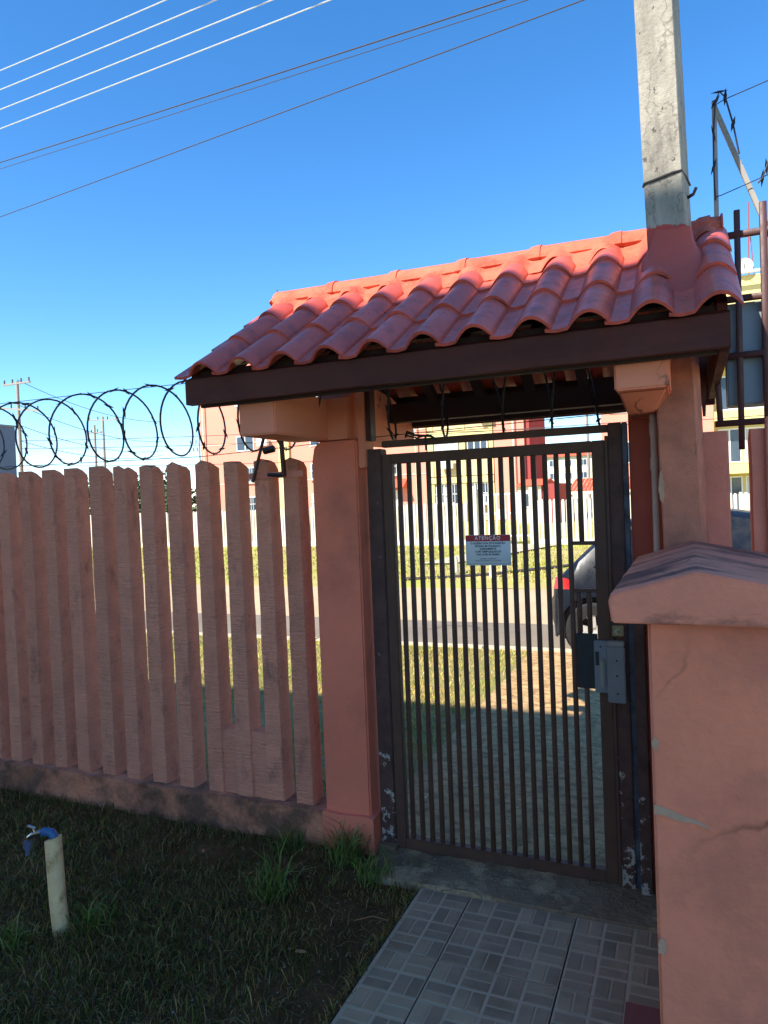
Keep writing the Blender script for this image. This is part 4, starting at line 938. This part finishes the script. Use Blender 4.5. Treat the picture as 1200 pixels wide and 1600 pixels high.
# white block and carport far behind, between the two
b3 = thing('apartment_block', 'distant cream apartment block with a low tiled roof between the pink blocks', 'apartment block', (-22, 146, 0))
wall_box(b3, m_cream, -44, -8, 140, 152, -.1, 8.3)
fin('roof', B().loft([[(x, 139.4, 8.3), (x, 146, 10.4), (x, 152.6, 8.3)] for x in (-44.5, -7.5)]), m_croof, b3)
for z in (1.2, 3.9, 6.4):
    for x in np.arange(-31, -12, 2.9): window(b3, x, x + 1.4, z, z + 1.25, 140, mat=m_glass, proud=.12)
wall_box(b3, m_cream, -44, -8, 139.9, 139.99, 5.4, 5.6, 'band')
cp = thing('carport', 'carport with a ribbed terracotta roof beyond the white fence', 'carport', (-5.4, 31, 0))
for i in range(17):
    x = -5.05 + i * .17; fin('roof_tile', B().loft([[(x, y, z), (x + .08, y, z + .05), (x + .16, y, z)] for y, z in ((30, 1.55), (32.5, 2.12))] ), m_croof, cp)
for x in (-5.0, -2.5): boxp('post', cp, m_white, x, x + .15, 30.1, 30.25, -.05, 1.5)
boxp('beam', cp, m_cream, -5.1, -2.2, 30.0, 30.1, 1.42, 1.54)
hs_ = thing('small_house', 'low house with a maroon wall and clay roof in the gap between the blocks', 'house', (-8.4, 40.5, 0))
wall_box(hs_, m_cream, -8.1, -6.9, 33.5, 38, -.1, 1.9); wall_box(hs_, m_bred, -6.85, -6.0, 33.6, 38, -.1, 2.0)
fin('roof', B().loft([[(x, 33.3, 1.92), (x, 35.8, 2.3), (x, 38.2, 1.92)] for x in (-8.2, -6.8)]), m_croof, hs_)
window(hs_, -7.8, -7.2, .8, 1.6, 33.5, sash=2)

# grey hall far left
b4 = thing('warehouse', 'blue grey blank walled building at the far left edge', 'building', (-64, 42, 0))
wall_box(b4, m_bgrey, -80, -57.8, 40, 45, -.1, 9.6); fin('gutter', B().tube([(-60.2, 39.9, 8.6), (-57.9, 39.9, 6.2)], .05, 6), m_frame, b4)
fin('roof_sheet', B().box(-80.1, -57.7, 39.8, 45.1, 9.6, 9.75), m_galv, b4)

# street poles in the distance
def upole(x, y, h, arms, label, r_=.14):
    t = thing('utility_pole', label, 'utility pole', (x, y, 0), 'utility poles along the side street')
    fin('shaft', B().tube([(x, y, -.1), (x, y, h)], [r_, r_ * .65], 10), m_pole2, t, smooth=True)
    for z, hw, tw in arms:
        a = fin('crossarm', B().bar((x - hw, y - .05, z - tw), (x + hw, y - .05, z + tw), .1, .1), m_pole2, t)
        for q in (-.9, -.3, .35, .92): fin('insulator', B().tube([(x + hw * q, y - .05, z + tw * q + .05), (x + hw * q, y - .05, z + tw * q + .3)], .05, 6), m_cable, a)
p1 = upole(-39.3, 30, 10.0, [(9.85, 1.2, 0), (8.2, 1.9, -.25)], 'tall concrete pole with two crossarms at the left edge')
upole(-49, 46, 9.2, [(8.5, 1.1, 0)], 'distant thin pole, left of a pair behind the razor wire'); upole(-47, 45, 9.7, [(9.4, 1.7, -.1)], 'distant thin pole, right of a pair behind the razor wire')
upole(-46, 57, 8.6, [(8.0, 1.2, 0), (7.2, .8, 0)], 'most distant pole with two short crossarms near the pink block', .1)
upole(-7.8, 60, 11.0, [(10.3, 1.2, 0)], 'grey pole rising in the sky gap above the gate')
for i, (z0, z1) in enumerate(((8.5, 6.5), (7.2, 5.6), (6.2, 5.2), (10.1, 8.4))):
    wire_thing('street_cable', ['second highest thin cable from the crossarm pole to the pair of poles', 'third highest thin cable from the crossarm pole', 'lowest thin cable from the crossarm pole to the pair of poles', 'highest thin cable from the top crossarm at the left edge'][i], [(-39.3, 30, z0), (-46.5, 52, z1 + 1.4)], .02, m_cable, 'cable', 'thin cables between distant poles', sag=.7, n=4)
for i, z in enumerate((5.0, 4.5, 3.4)):
    wire_thing('street_cable', 'thin cable running in front of the pink block, %s of three' % ('highest', 'middle', 'lowest')[i], [(-39.3, 30, z + 1.2), (0, 30, z)], .016, m_cable, 'cable', 'thin cables in front of the pink block', sag=.3, n=4)
wire_thing('street_cable', 'thin cable crossing the gap above the gate', [(-12, 24, 4.3), (6, 24, 3.9)], .012, m_cable, 'cable', sag=.2, n=4)

# trees and bushes far behind the left fence
def bush(x, y, h, w_, label, n=1500):
    t = thing('tree', label, 'tree', (x, y, 0))
    fin('trunk', B().tube([(x, y, -.1), (x + .1, y, h * .5), (x + .05, y, h * .75)], [.16, .1, .04], 7), m_bark, t, smooth=True)
    for k in range(4): fin('limb', B().tube([(x + .1, y, h * .4), (x + w_ * .3 * math.cos(k * 1.6), y + w_ * .3 * math.sin(k * 1.6), h * .75)], [.07, .03], 5), m_bark, t)
    b = B()
    cl = [(x + random.uniform(-.35, .35) * w_, y + random.uniform(-.35, .35) * w_, h * random.uniform(.35, .9), random.uniform(.14, .26) * w_) for _ in range(14)]
    for _ in range(n):
        c = random.choice(cl); d = Vector((random.gauss(0, 1), random.gauss(0, 1), random.gauss(0, .8))).normalized() * c[3] * random.uniform(.6, 1.1)
        p = Vector(c[:3]) + d; a = Vector((random.gauss(0, 1), random.gauss(0, 1), random.gauss(0, 1))).normalized() * .13; e = a.orthogonal().normalized() * .08
        b.add([p - a, p + e, p + a, p - e], [(0, 1, 2, 3)])
    fin('crown', b, m_fol, t)
bush(-25.5, 27.5, 3.1, 3.6, 'dark green round tree behind the white fence, left of the pink block'); bush(-31, 30, 3.4, 4.2, 'bushy dark tree further left behind the white fence'); bush(-36, 31, 3.0, 4.2, 'low dark tree near the crossarm pole')
bush(-30.5, 24.5, 2.4, 3., 'small dark shrub like tree by the far end of the white fence')

# ------------------------------------------------------------------ the block behind the viewer, which shades the gateway
b5 = thing('apartment_block', 'cream three storey block standing behind the gateway lawn', 'apartment block', (-6, -11, 0))
wall_box(b5, m_cream, -9.6, -1.9, -16, -6.0, -.1, 8.72)
wall_box(b5, m_byel, -6, -5, -5.99, -5.9, 0, 8.6, 'yellow_pier')
for z in (1.1, 3.8, 6.5):
    for x in (-9.2, -7.6, -4.6, -3.3): window(b5, x, x + 1.2, z, z + 1.15, -5.94, sash=2)
wall_box(b5, m_cream, -9.65, -1.85, -16.05, -5.93, 8.72, 8.8, 'coping')
